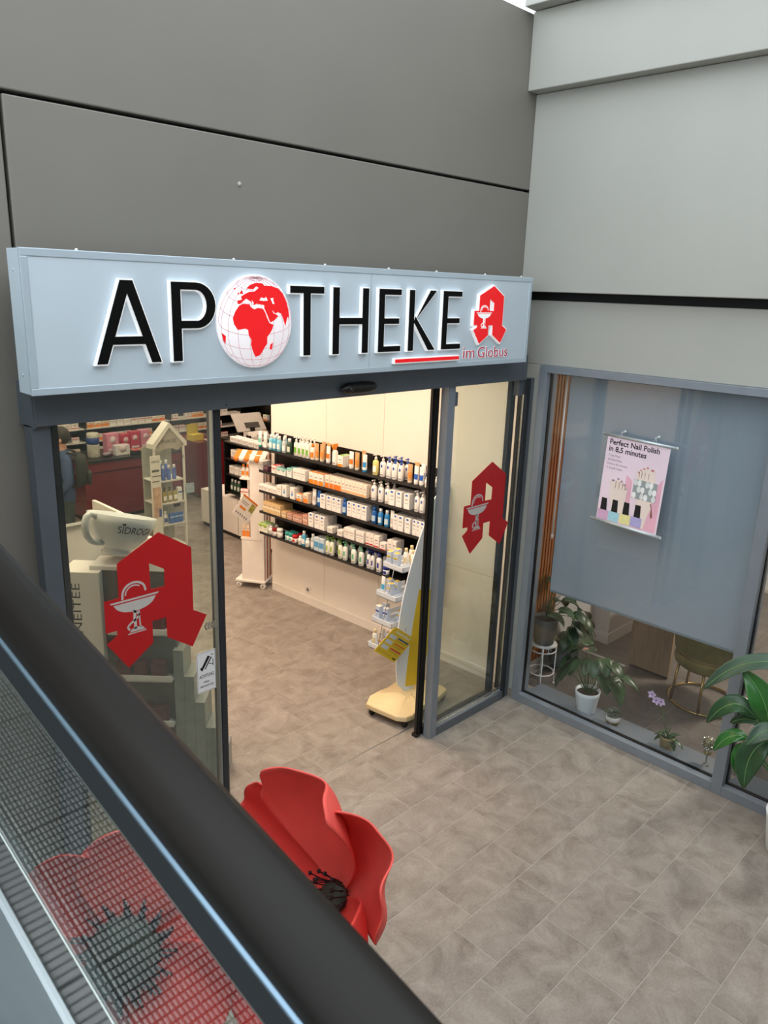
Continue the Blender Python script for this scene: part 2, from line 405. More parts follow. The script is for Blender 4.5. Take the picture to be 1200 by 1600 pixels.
# ---- nail salon room
m_sf = stone_mat('salon_stone_tile', '5c5550', '7c756e', .4)
sf = MB().box((.02,-6.1,-.006), (4.6,.14,-.002)).build('floor_salon', mat('salon_grout','5a544f',.8)); tag(sf, kind='structure')
st_mesh = MB().bbox((-.298,-.298,-.006), (.298,.298,.002), .0012).mesh('tile', m_sf)
for i in range(7):
    for j in range(6):
        o = bpy.data.objects.new('tile', st_mesh); COL.objects.link(o); o.parent = sf; o.location = (.6+.6*i, -.25-.6*j, 0)
        if i == 0: pass
m_sw = mat('salon_plaster', 'd9d6d2', .6, var=.02)
sw = MB().box((.1,.1,0), (4.6,.16,3.2)).box((4.6,-6.2,0), (4.7,.16,3.2)).box((.2,-6.3,0), (4.7,-6.2,3.2)).box((.2,-6.2,3.1), (4.7,.16,3.2)).build('wall_salon', m_sw); tag(sw, kind='structure')
sp = MB().box((1.64,-.09,0), (1.70,.1,2.9)).box((1.70,-.09,0), (4.6,-.02,2.9)).build('wall_niche', m_sw); tag(sp, kind='structure')
sk = MB().box((1.625,-.105,0), (4.6,-.09,.12)).box((1.625,-.09,0), (1.64,.1,.12)).build('baseboard_salon', m_white, bevel=.003); tag(sk, kind='structure')
ceiling_light(2.6,-2.4,3.1,.6,.6,110,'square ceiling lamp inside the nail salon behind the grey blind',(1,.88,.74),None)

def salon_window(name, y0, y1, left_open):
    r = thing(name, None, None, (0,y1,0), world=True, kind='structure')
    if left_open: MB().box((-.03,y1-.066,.0), (.13,y1,2.94)).build('frame_stile', m_alu_lt, r, bevel=.003)
    MB().box((-.03,y0-.04,0), (.13,y0+.04,2.94)).build('mullion', m_alu_lt, r, bevel=.003)
    a = y0+.04; b = y1-.066 if left_open else y1-.08
    MB().box((-.03,a,0), (.13,b,.075)).build('frame_rail', m_alu_lt, r, bevel=.003)
    MB().box((-.03,a,2.885), (.13,b,2.94)).build('frame_rail', m_alu_lt, r, bevel=.003)
    for lo, hi in (((.03,a,.075),(.06,b,.083)), ((.03,a,2.877),(.06,b,2.885)), ((.03,a,.083),(.06,a+.008,2.877)), ((.03,b-.008,.083),(.06,b,2.877))):
        MB().box(lo, hi).build('rubber_seal', m_black, r)
    MB().box((.04,a+.008,.083), (.05,b-.008,2.877)).build('pane', m_glass2, r)
    MB().box((.13,a,.0), (.34,b,.045)).build('window_sill', m_alu_lt, r, bevel=.003)
    return r
salon_window('window_3', -1.915, -.084, True)
salon_window('window_4', -3.75, -1.875, False)

# ================================================================== SIGN
SY = -.20
sign = thing('shop_sign', 'long pale grey pharmacy sign box with black letters over the sliding entrance', 'sign', (-2.19,-.05,2.985), world=True)
MB().box((-4.003,SY+.012,2.99), (-.40,-.07,3.585)).build('sign_box', m_signface, sign, bevel=.003)
MB().box((-3.88,-.07,3.04), (-.5,.10,3.54)).build('mounting_case', m_alu_dk, sign)
m_edge = mat('sign_frame_profile', 'bccad5', .3, .2, var=.01)
for lo, hi in (((-4.003,SY-.004,3.555),(-.40,SY+.014,3.588)), ((-4.003,SY-.004,2.987),(-.40,SY+.014,3.018)), ((-4.003,SY-.004,3.018),(-3.972,SY+.014,3.555)), ((-.432,SY-.004,3.018),(-.40,SY+.014,3.555))):
    MB().box(lo, hi).build('frame_profile', m_edge, sign, bevel=.003)
for lo, hi in (((-3.972,SY,3.018),(-2.021,SY+.013,3.555)), ((-2.018,SY,3.018),(-.432,SY+.013,3.555))):
    MB().box(lo, hi).build('face_sheet', m_signface, sign, bevel=.001)
for x in (-3.75,-2.95,-2.35,-1.85,-1.42,-.92,-.5):
    MB().lathe([(.007,0),(.007,.006),(.003,.009)], 8, (x,-.17,3.588)).build('screw_head', m_white, sign)
for z in (3.5,3.07):
    MB().lathe([(.007,0),(.006,.003),(.0005,.005)], 8, M=Matrix.Translation((-4.003,-.13,z)) @ Matrix.Rotation(-PI/2, 4, 'Y')).build('screw_head', m_edge, sign)

def grow(quad, g):
    n = len(quad); A = sum(quad[i][0]*quad[(i+1) % n][1]-quad[(i+1) % n][0]*quad[i][1] for i in range(n)); s = 1 if A > 0 else -1
    res = []
    for i in range(n):
        p0 = Vector(quad[i-1]); p1 = Vector(quad[i]); p2 = Vector(quad[(i+1) % n])
        d1 = (p1-p0).normalized(); d2 = (p2-p1).normalized()
        n1 = Vector((d1.y,-d1.x))*s; n2 = Vector((d2.y,-d2.x))*s
        b = n1+n2; b = b/max(.3, b.length_squared)*2
        res.append(tuple(p1+b*g*.5*1.0 if False else p1+b*g))
    return res
def R(x0, z0, x1, z1): return [(x0,z0),(x1,z0),(x1,z1),(x0,z1)]
T0, B0 = 3.474, 3.110
def arc(cx, cz, r0x, r0z, r1x, r1z, a0, a1, n=14):
    out = []
    for i in range(n):
        a = a0+(a1-a0)*i/n; b = a0+(a1-a0)*(i+1)/n
        out.append([(cx+r0x*math.cos(a),cz+r0z*math.sin(a)),(cx+r1x*math.cos(a),cz+r1z*math.sin(a)),(cx+r1x*math.cos(b),cz+r1z*math.sin(b)),(cx+r0x*math.cos(b),cz+r0z*math.sin(b))])
    return out
letters = [
 ('letter_a', [[(-3.716,B0),(-3.668,B0),(-3.537,T0),(-3.588,T0)], [(-3.449,B0),(-3.401,B0),(-3.529,T0),(-3.576,T0)], R(-3.64,3.194,-3.475,3.229)]),
 ('letter_p', [R(-3.336,B0,-3.289,T0), R(-3.289,T0-.034,-3.205,T0), R(-3.289,3.262,-3.205,3.297)] + arc(-3.205,3.368,.058,.072,.106,.106,-PI/2,PI/2)),
 ('letter_t', [R(-2.634,T0-.036,-2.40,T0), R(-2.543,B0,-2.496,T0-.036)]),
 ('letter_h', [R(-2.332,B0,-2.286,T0), R(-2.105,B0,-2.059,T0), R(-2.286,3.274,-2.105,3.309)]),
 ('letter_e', [R(-1.972,B0,-1.928,T0), R(-1.928,T0-.032,-1.788,T0), R(-1.928,3.274,-1.80,3.306), R(-1.928,B0,-1.783,B0+.032)]),
 ('letter_k', [R(-1.712,B0,-1.668,T0), [(-1.676,3.262),(-1.652,3.298),(-1.467,T0),(-1.522,T0)][::1], [(-1.655,3.315),(-1.668,3.285),(-1.525,B0),(-1.463,B0)][::-1]]),
 ('letter_e', [R(-1.398,B0,-1.352,T0), R(-1.352,T0-.032,-1.215,T0), R(-1.352,3.274,-1.23,3.306), R(-1.352,B0,-1.209,B0+.032)]),
 ('underline', [R(-1.82,3.040,-1.212,3.061)])]
def flat(polys, y0, t, g=0):
    mb = MB()
    for i, q in enumerate(polys):
        if g: q = grow(q, g)
        A = sum(q[k][0]*q[(k+1) % len(q)][1]-q[(k+1) % len(q)][0]*q[k][1] for k in range(len(q)))
        if A < 0: q = q[::-1]
        # ux=+x, uy=+z gives normal -y (towards the hall); tiny stagger keeps overlapping strokes apart
        mb.prism(q, (0,y0,0), X, Z, t+i*.00004)
    return mb
for nm, polys in letters:
    o = flat(polys, SY, .022, .0065).build(nm, m_signwhite, sign)
    flat(polys, SY-.022, .004).build('red_face' if nm == 'underline' else 'black_face', m_signred if nm == 'underline' else m_signblack, o)
# globe
gl = MB().lathe([(.229,0),(.232,.004),(.232,.018),(.228,.022),(.0001,.0225)], 64, M=Matrix.Translation((-2.855,SY,3.290)) @ Matrix.Rotation(PI/2, 4, 'X')).build('globe', mat('lit_globe_white', 'fbf5f8', .4, emit=.3, var=0), sign)
GC = Vector((-2.855, 3.290)); GR = .226
land = {
 'africa': [(-2.959,3.369),(-2.935,3.379),(-2.896,3.377),(-2.889,3.364),(-2.866,3.352),(-2.845,3.36),(-2.812,3.355),(-2.797,3.334),(-2.785,3.305),(-2.770,3.282),(-2.746,3.276),(-2.752,3.255),(-2.765,3.236),(-2.787,3.212),(-2.787,3.178),(-2.800,3.165),(-2.815,3.144),(-2.835,3.121),(-2.863,3.114),(-2.872,3.13),(-2.881,3.149),(-2.890,3.178),(-2.886,3.2),(-2.903,3.223),(-2.906,3.251),(-2.925,3.257),(-2.945,3.254),(-2.970,3.252),(-2.991,3.279),(-2.998,3.309),(-2.982,3.342)],
 'europe': [(-2.969,3.378),(-2.968,3.394),(-2.942,3.399),(-2.947,3.414),(-2.916,3.429),(-2.895,3.438),(-2.865,3.439),(-2.838,3.458),(-2.853,3.466),(-2.872,3.45),(-2.898,3.452),(-2.913,3.455),(-2.887,3.473),(-2.853,3.483),(-2.814,3.481),(-2.803,3.470),(-2.756,3.469),(-2.715,3.458),(-2.685,3.432),(-2.660,3.391),(-2.648,3.353),(-2.640,3.299),(-2.648,3.318),(-2.656,3.309),(-2.668,3.267),(-2.680,3.302),(-2.693,3.331),(-2.718,3.339),(-2.734,3.332),(-2.756,3.352),(-2.746,3.333),(-2.718,3.324),(-2.718,3.315),(-2.742,3.296),(-2.766,3.287),(-2.790,3.334),(-2.804,3.358),(-2.803,3.373),(-2.854,3.381),(-2.871,3.371),(-2.869,3.384),(-2.885,3.402),(-2.879,3.384),(-2.896,3.394),(-2.916,3.404),(-2.937,3.389),(-2.955,3.377)],
 'madagascar': [(-2.772,3.149),(-2.758,3.148),(-2.750,3.184),(-2.766,3.174)],
 'brazil': [(-3.066,3.238),(-3.041,3.222),(-3.045,3.184),(-3.059,3.208)],
 'britain': [(-2.956,3.428),(-2.932,3.426),(-2.941,3.447)], 'ireland': [(-2.969,3.424),(-2.957,3.424),(-2.96,3.434)], 'iceland': [(-2.994,3.450),(-2.985,3.447),(-2.972,3.458)]}
def ccw(q):
    A = sum(q[k][0]*q[(k+1) % len(q)][1]-q[(k+1) % len(q)][0]*q[k][1] for k in range(len(q))); return q if A > 0 else q[::-1]
for nm, q in land.items():
    MB().prism(ccw(q), (0,SY-.0225,0), X, Z, .0012).build('red_continent', m_signred, gl)
for q in ([(-2.835,3.397),(-2.823,3.412),(-2.804,3.407),(-2.792,3.414),(-2.782,3.396),(-2.81,3.394)], [(-2.765,3.408),(-2.745,3.41),(-2.748,3.399),(-2.738,3.38),(-2.751,3.380)]):
    MB().prism(ccw(q), (0,SY-.0225,0), X, Z, .0016).build('white_sea', m_signwhite, gl)
mb = MB()
def thin(pts, w=.0009):
    for a, b in zip(pts, pts[1:]):
        a = Vector(a); b = Vector(b); d = b-a
        if d.length < 1e-5: continue
        n = Vector((-d.y,d.x)).normalized()*w
        mb.prism(ccw([tuple(a-n),tuple(b-n),tuple(b+n),tuple(a+n)]), (0,SY-.0225,0), X, Z, .0008)
tilt = .30
def sphere_pt(lat, lon):
    x = math.cos(lat)*math.sin(lon); y = math.sin(lat); z = math.cos(lat)*math.cos(lon)
    y, z = y*math.cos(tilt)-z*math.sin(tilt)*-1*-1, z*math.cos(tilt)+y*math.sin(tilt)
    return (GC.x+GR*x, GC.y+GR*y), z
for lat in range(-60, 90, 20):
    seg = []
    for k in range(49):
        p, z = sphere_pt(math.radians(lat), math.radians(-180+7.5*k))
        if z > 0: seg.append(p)
        else: thin(seg); seg = []
    thin(seg)
for lon in range(-170, 190, 20):
    seg = []
    for k in range(37):
        p, z = sphere_pt(math.radians(-90+5*k), math.radians(lon))
        if z > 0: seg.append(p)
        else: thin(seg); seg = []
    thin(seg)
mb.build('graticule', mat('graticule_rose', 'd69aa6', .5, var=0), gl)
# red A emblem, written once in units measured on the door film
EMB = [(-3.342,2.202),(-3.149,2.077),(-3.150,1.704),(-3.065,1.652),(-3.163,1.483),(-3.318,1.589),(-3.320,1.710),(-3.403,1.709),(-3.404,1.583),(-3.552,1.483),(-3.665,1.653),(-3.628,1.672),(-3.604,1.688),(-3.604,1.714),(-3.665,1.716),(-3.664,1.891),(-3.583,1.892),(-3.582,2.080)]
HOLE = [(-3.404,2.042),(-3.318,1.990),(-3.320,1.892),(-3.403,1.894)]
E0 = Vector((-3.342,1.483))
def emb(pts, x, z, k, kz=None): return [(x+(p[0]-E0.x)*k, z+(p[1]-E0.y)*(kz or k)) for p in pts]
def serpent_cup(x, z, k, y, kz, m, parent, t=.001):
    mb = MB(); f = lambda p: emb([p], x, z, k, kz)[0]
    P = lambda pts: mb.prism(ccw([f(p) for p in pts]), (0,y,0), X, Z, t)
    def strip(pts, w, w2=None):
        for i, (a, b) in enumerate(zip(pts, pts[1:])):
            a = Vector(a); b = Vector(b); n = Vector((-(b-a).y,(b-a).x)).normalized()*w
            P([tuple(a-n),tuple(b-n),tuple(b+n),tuple(a+n)])
    P([(-3.635,1.872),(-3.355,1.872),(-3.365,1.862),(-3.625,1.862)])                                   # rim
    P([(-3.615,1.855),(-3.375,1.855)]+[(-3.495+.115*math.cos(a),1.855-.058*math.sin(a)) for a in [.3+.25*i for i in range(11)]])   # bowl
    strip([(-3.498,1.80),(-3.503,1.76),(-3.500,1.72),(-3.502,1.695)], .008); strip([(-3.476,1.80),(-3.474,1.72),(-3.470,1.695)], .004)
    P([(-3.535,1.682),(-3.445,1.682),(-3.462,1.70),(-3.50,1.706),(-3.523,1.697)]); strip([(-3.545,1.674),(-3.44,1.674)], .003)
    strip([(-3.565+.001*i, 1.876+.012*i) for i in range(3)]+[(-3.497-.066*math.cos(a),1.900+.058*math.sin(a)) for a in [.1+.28*i for i in range(10)]]+[(-3.432,1.898)], .006)
    strip([(-3.497-.050*math.cos(a),1.895+.047*math.sin(a)) for a in [0+.28*i for i in range(9)]], .0035)
    strip([(-3.51+.034*math.sin(i*.62), 1.80-.0115*i) for i in range(10)], .0055)
    return mb.build('serpent_and_cup', m, parent)
k = .365/.600
o = MB().prism(grow(ccw(emb(EMB,-.878,3.138,k,.379/.719)), .008), (0,SY,0), X, Z, .022).build('emblem_a', m_signwhite, sign)
MB().prism(ccw(emb(EMB,-.878,3.138,k,.379/.719)), (0,SY-.022,0), X, Z, .004, holes=[emb(HOLE,-.878,3.138,k,.379/.719)]).build('red_face', m_signred, o)
serpent_cup(-.878,3.138,k,SY-.0262,.379/.719,m_signwhite,o)
for wd, x0, w_ in (('im',-1.155,.125), ('Globus',-.998,.345)):
    for ch_, xx, ww in ([(wd, x0, w_)]):
        o = text_mesh('lettering', wd, m_signwhite, (x0,SY,3.040), X, Z, w_, .076, .006, sign, bold=.02)
        text_mesh('red_face', wd, mat('lettering_rose_red','d01c3c',.4,var=0), (x0+.005,SY,3.041), X, Z, w_-.006, .072, .0078, o, bold=-.004)

# ---- red A films on the two glazed side panels
for x, lab in ((-3.342, 'large red pharmacy A film on the left entrance glass'), (-.452, 'large red pharmacy A film on the right glass beside the salon window')):
    d = thing('window_film', lab, 'sticker', (x,-.003,1.483), world=True)
    MB().prism(ccw(emb(EMB,x,1.483,1)), (0,-.0005,0), X, Z, .0015, holes=[emb(HOLE,x,1.483,1)]).build('red_letter', m_red, d)
    serpent_cup(x,1.483,1,-.0021,1,mat('cutout_reflection_grey','c9c4be',.5,var=.03),d,.0006)  # pale grey stands for reflections and see-through in the emblem's cut-outs
# ---- warning sticker and chevrons on left glass
st = thing('warning_sticker', 'white ACHTUNG video surveillance sticker on the left entrance glass', 'sticker', (-3.078,-.003,1.17), world=True)
m_paper = mat('sticker_white', 'f1f1f3', .5, var=.01); m_ink = mat('ink_black', '101014', .6, var=0)
MB().box((-3.142,-.0015,1.168), (-3.016,-.0005,1.425)).build('paper', m_paper, st)
mb = MB(); F = lambda pts: mb.prism(ccw(pts), (0,-.0016,0), X, Z, .0006)
for a, b, c, e in ((-3.139,1.171,-3.019,1.1725),(-3.139,1.4205,-3.019,1.422),(-3.139,1.171,-3.1375,1.422),(-3.0205,1.171,-3.019,1.422)): F(R(a,b,c,e))
mb.build('border', mat('sticker_border','5a4a66',.6,var=0), st)
mb = MB()
F([(-3.112,1.325),(-3.098,1.318),(-3.052,1.385),(-3.068,1.395)]); F([(-3.092,1.315),(-3.086,1.312),(-3.040,1.378),(-3.047,1.382)]); F([(-3.121,1.322),(-3.113,1.333),(-3.099,1.314),(-3.108,1.305)])
F([(-3.046,1.397),(-3.033,1.388),(-3.03,1.392),(-3.045,1.402)]); F(R(-3.035,1.32,-3.031,1.365)); F([(-3.06,1.345),(-3.035,1.335),(-3.035,1.331),(-3.062,1.341)])
mb.build('camera_icon', m_ink, st)
text_mesh('lettering', 'ACHTUNG', m_ink, (-3.128,-.0016,1.262), X, Z, .098, .021, .0006, st, bold=.01)
text_mesh('lettering', 'Video-', m_ink, (-3.1,-.0016,1.226), X, Z, .042, .014, .0006, st, bold=.01)
text_mesh('lettering', 'überwachung!', m_ink, (-3.124,-.0016,1.202), X, Z, .09, .014, .0006, st, bold=.01)
cv = thing('arrow_sticker', 'grey triple chevron arrow sticker beside the left red film', 'sticker', (-3.046,-.003,1.56), world=True)
for i in range(4):
    x = -3.085+.019*i
    MB().prism(ccw([(x,1.578),(x+.013,1.602),(x+.026,1.602),(x+.013,1.578),(x+.026,1.555),(x+.013,1.555)]), (0,-.0005,0), X, Z, .001).build('chevron', mat('film_grey','8b8578',.5,var=0), cv)

# ================================================================== PHARMACY SHELVES AND GOODS
SZ = [1.757, 1.505, 1.275, 1.035, .79]
shelf = thing('wall_shelf', 'black five-tier wall shelf full of skin care goods along the white wall', 'shelf', tuple(W0), WA)
MB().box((.93,0,.80), (3.30,.014,1.895)).build('back_panel', m_shelf, shelf)
for z in SZ:
    b_ = MB().box((.83,.014,z-.024), (3.29,.25,z)).build('shelf_board', m_shelf, shelf, bevel=.002)
    MB().box((.835,.25,z-.02), (3.285,.2525,z+.008)).build('price_rail', mat('clear_rail','2a2a2c',.2), b_)
for u in (1.0,1.8,2.6,3.26):
    MB().box((u-.012,.0,.78), (u+.012,.02,1.88)).build('upright_rail', m_shelf, shelf)
PAL = {'teal':('eef2ef','7cc4b8','3fa6a0'),'white':('f1eeea','cfcac4','f3f0ec'),'aqua':('7fc4d8','e8f0f2','f1f1f0'),'blueaqua':('4aa7cc','f0f0f0','f2f2f2'),
 'clear':('b9c6c8','f1f1f1','f0f0f0'),'dark':('2e4a3c','d8ded2','f0f0f0'),'green':('f1f2ea','6cb23c','f4f4f0'),'orange':('f4efe8','f08a24','f09030'),'tan':('c9a272','d98a3c','e6dccc'),
 'blueorange':('f3f1ee','ee7a26','f0f0f0'),'greenorange':('f3f1ea','f08a2c','7ab648'),'whiteblue':('f3f2f0','2f8fd0','3a9ad6'),'yellow':('e4d88a','f0ecc8','f2f0e8'),
 'whitepump':('f0eeec','2d5fb4','e9e7e4'),'bluepump':('f0eeec','2350b0','1f52b4'),'bluewhite':('f2f0ee','2a5fc0','f4f3f2'),'small':('f2f0ee','c8c6c2','f4f3f2'),'grey':('b9b6b2','8a8886','c8c6c2'),
 'plum':('4a2438','c8b0b8','4a2438'),'red':('c82430','f0e4e2','c82430'),'orange2':('f4e6d8','f07c24','f4e6d8'),'peach':('f6e8da','f2b87c','f6eadf'),'peachorange':('f6e2cc','f08a34','f6eadf'),
 'blueround':('f2f0ec','5f9ad0','f2f0ec'),'blue':('1e5fae','bcd8ee','1e5fae'),'bluefoam':('2f86c8','cfe4f2','e8eef2'),'gold':('d9bd8e','f2e4c8','c8a46c'),'rose':('c99a86','e8c8b8','b88470'),
 'redwhite':('f3ece6','c83030','f3ece6'),'lime':('f0f2e4','9cc43c','7fb24a'),'redlid':('f0ece8','c8c4c0','8e1c20'),'mint':('f0f3ee','63b88e','7cc8a8'),'navy':('f2f2f2','26389c','26389c'),'blueclear':('c4d8e6','5a9ed0','e8eef2')}
WORD = {'teal':'white and teal','aqua':'pale aqua','blueaqua':'bright aqua','clear':'clear','dark':'dark green','green':'white and green','orange':'white and orange','tan':'tan and orange','blueorange':'white and orange-striped','greenorange':'white green and orange',
 'whiteblue':'white and light blue','yellow':'clear yellow','whitepump':'all white','bluepump':'white blue-headed','bluewhite':'white blue-printed','small':'small white','grey':'plain grey','plum':'dark plum','red':'white and red','orange2':'orange-based','peach':'pale peach','peachorange':'peach and orange','blueround':'white blue-dotted','blue':'deep blue','bluefoam':'blue white-capped','gold':'gold','rose':'rose-gold','redwhite':'white red-printed','lime':'white and lime','redlid':'red-lidded','mint':'white and mint','navy':'white and navy','blueclear':'pale blue','white':'plain white'}
NOUN = {'box':'carton','lowbox':'low carton','pump':'pump bottle','bottle':'bottle','tube':'cream tube','jar':'jar','spray':'trigger spray bottle'}
def cm(h, r=.4): return mat('goods_'+h, h, r, var=.015)
PROTO = {}
def item_meshes(kind, c, w, h):
    key = (kind, c, round(w,2), round(h,2))
    if key in PROTO: return PROTO[key]
    A, Bc, Cc = (cm(x) for x in PAL[c]); tx = cm('6e6a72'); parts = []
    mb = MB()
    if kind in ('box','lowbox'):
        d = min(w*.9,.06) if kind == 'box' else .06
        mb.bbox((-w/2,-d/2,0), (w/2,d/2,h), .0015)
        e = .0006; f = d/2+e
        band = {'orange2':(.02,.45),'greenorange':(.04,.28),'bluewhite':(.84,.96),'redwhite':(.08,.2),'teal':(.75,.97),'lime':(.7,.97),'gold':(.4,.6),'rose':(.4,.6),'orange':(.04,.4),'peachorange':(.05,.5),'peach':(.05,.22),'blueround':(.3,.55),'blueclear':(.3,.7)}.get(c,(.6,.72))
        x0, x1 = (-w*.2, w*.2) if c in ('bluewhite','blueround') else (-w/2+.002, w/2-.002)
        mb.box((x0,d/2-.001,h*band[0]), (x1,f,h*band[1]), 1)
        for q in (.66,.60,.40):
            if not band[0] < q < band[1]: mb.box((-w*.3,d/2-.001,h*q), (w*.25,f,h*q+.004), 2)
        mb.box((-w/2+.004,-d/2+.004,h-.001), (w/2-.004,d/2-.004,h+e), 3)
        root = mb.mesh('carton', [A, Bc, tx, Cc])
    elif kind in ('pump','spray'):
        r = min(w*.46,.031); hb = h*.72
        mb.lathe([(r*.9,0),(r,.006),(r,hb*.82),(r*.86,hb*.93),(r*.42,hb),(r*.38,hb+.006)], 14, sy=.72, ex=3)
        za, zb, aa = (.62,.80,.40) if c in ('whitepump','bluepump') else (.30,.66,.38) if c in ('lime','mint','navy') else (.22,.62,.3)
        mb.lathe([(r*1.012,hb*za),(r*1.012,hb*zb)], 8, sy=.72*1.01, ex=3, m=1, a0=PI*aa, a1=PI*(1-aa))
        mb.lathe([(r*1.016,hb*.12),(r*1.016,hb*.17)], 8, sy=.72*1.01, ex=3, m=2, a0=PI*.32, a1=PI*.68)
        root = mb.mesh('bottle_body', [A, Bc if c in ('green','lime','mint','navy','bluepump','whitepump') else cm('f4f2ee'), tx])
        p = MB()
        if kind == 'pump':
            p.lathe([(r*.42,hb+.004),(r*.42,hb+.024),(.006,hb+.026),(.005,h-.014),(.011,h-.012),(.011,h-.002),(.006,h)], 10)
            p.cbox((0,.018,h-.007), (.011,.036,.008))
        else:
            p.lathe([(r*.5,hb+.004),(r*.5,hb+.03),(r*.35,hb+.034)], 10); p.box((-.011,-.03,hb+.03), (.011,.04,h)); p.box((-.005,.024,hb+.005), (.005,.032,hb+.034))
        parts.append(('pump_head' if kind == 'pump' else 'trigger', p.mesh('pump_head', Cc)))
    elif kind == 'bottle':
        r = min(w*.46,.027); hb = h*.8
        mb.lathe([(r*.92,0),(r,.005),(r,hb*.85),(r*.7,hb*.97),(r*.5,hb)], 14)
        mb.lathe([(r*1.015,hb*.2),(r*1.015,hb*.62)], 8, m=1, a0=PI*.2, a1=PI*.8)
        root = mb.mesh('bottle_body', [A, Bc])
        parts.append(('cap', MB().lathe([(r*.62,hb-.004),(r*.62,h-.003),(r*.56,h)], 12).mesh('cap', Cc)))
    elif kind == 'tube':
        r = min(w*.46,.029); n = 14; rows = []
        for i in range(7):
            t = i/6; z = .028+(h-.028)*t; ry = r*.72*(1-t**1.3)+.0022; rx = r*(.82+.18*t)
            rows.append([(rx*math.cos(2*PI*k/n), ry*math.sin(2*PI*k/n), z) for k in range(n+1)])
        mb.grid(rows); mb.add(rows[-1][:n], [tuple(range(n))])
        for i in range(1,3):
            mb.grid([[(p[0]*1.01,p[1]*1.03+.0004,p[2]) for p in rows[i][1:7]], [(p[0]*1.01,p[1]*1.03+.0004,p[2]) for p in rows[i+1][1:7]]], 1)
        root = mb.mesh('tube_body', [A, Bc])
        parts.append(('cap', MB().lathe([(r*.8,0),(r*.82,.02),(r*.8,.03)], 14, sy=.9).mesh('cap', Cc)))
    else:
        r = min(w*.5,.034)
        mb.lathe([(r*.9,0),(r,.004),(r,h*.62)], 16); mb.lathe([(r*1.012,h*.15),(r*1.012,h*.5)], 8, m=1, a0=PI*.3, a1=PI*.7)
        root = mb.mesh('jar_body', [A, Bc])
        parts.append(('lid', MB().lathe([(r*1.04,h*.62),(r*1.04,h*.96),(r*.96,h)], 16).mesh('lid', Cc)))
    PROTO[key] = (root, parts); return PROTO[key]
HT = {'box':.15,'lowbox':.075,'pump':.205,'bottle':.165,'tube':.175,'jar':.085,'spray':.215}
HC = {('tube','tan'):.18,('bottle','small'):.095,('box','greenorange'):.115,('box','white'):.115,('box','teal'):.105,('box','grey'):.1,('box','red'):.09,('box','gold'):.125,('box','rose'):.115,('box','blueround'):.13,('box','lime'):.1,
      ('box','peachorange'):.11,('box','orange'):.125,('box','orange2'):.13,('box','peach'):.13,('lowbox','orange'):.08,('box','bluewhite'):.15,('jar','white'):.1,('jar','teal'):.09,('box','redwhite'):.125,('lowbox','white'):.065,('lowbox','plum'):.06}
SHELFWORD = ['top','second','third','fourth','lowest']
SHELF_NAME = {0:'top',1:'second',2:'middle',3:'fourth',4:'lowest'}
def goods(name, kind, c, w, h, loc, rotz, label, grp):
    me, parts = item_meshes(kind, c, w, h)
    o = bpy.data.objects.new(name, me); COL.objects.link(o); o.location = loc; o.rotation_euler = (0,0,rotz)
    tag(o, label, {'box':'carton','lowbox':'carton','pump':'bottle','bottle':'bottle','tube':'tube','jar':'jar','spray':'bottle'}[kind], grp)
    for nm, m2 in parts:
        p = bpy.data.objects.new(nm, m2); COL.objects.link(p); p.parent = o
    return o
ONAME = {'box':'product_carton','lowbox':'product_carton','pump':'pump_bottle','bottle':'cosmetic_bottle','tube':'cream_tube','jar':'cream_jar','spray':'spray_bottle'}
def shelf_goods():
    rows = []
    for s, r in enumerate(SHELF_ITEMS):
        for (u, k, c, w) in r:
            h = HC.get((k,c), HT[k])
            rows.append((s, u, .215, k, c, w, h, 'front'))
            if k == 'box':
                rows.append((s, u, .150, k, c, w, h, 'back'))
                if c in ('peach','orange2','bluewhite','gold'): rows.append((s, u, .09, k, c, w, h, 'rear'))
            if k == 'lowbox' and c in ('white','gold','rose'): rows.append((s, u, .13, k, c, w, h, 'back'))
            if k == 'pump' and c in ('bluepump','green','lime','mint','navy','whitepump'): rows.append((s, u-.012, .135, k, c, w, h, 'back'))
            if k == 'tube' and c in ('tan','bluewhite'): rows.append((s, u-.02, .14, k, c, w, h+.01, 'back'))
            if k == 'bottle' and c in ('aqua','small'): rows.append((s, u-.01, .14, k, c, w, h, 'back'))
            if k == 'jar' and c in ('teal','red'): rows.append((s, u, .14, k, c, w, h, 'back'))
    cnt = {}
    for q in rows: cnt.setdefault((q[0],q[3],q[4],q[7]), []).append(q)
    for (s,k,c,rw), L in cnt.items():
        L.sort(key=lambda q: -q[1]); n = len(L)
        for i, q in enumerate(L):
            pos = '' if n == 1 else ('leftmost of the ' if i == 0 else 'rightmost of the ' if i == n-1 else ORD[i]+' from left of the ')
            noun = NOUN[k]+('s' if n > 1 else '')
            lab = f"{pos}{WORD[c]} {noun}, {rw} row of {SHELF_NAME[s]} black shelf"
            u = q[1]
            goods(ONAME[k], k, c, q[5], q[6], tuple(wp(u, q[2], SZ[s]+.0005)), WA+random.uniform(-.04,.04), lab, f'goods on the {SHELF_NAME[s]} wall shelf')
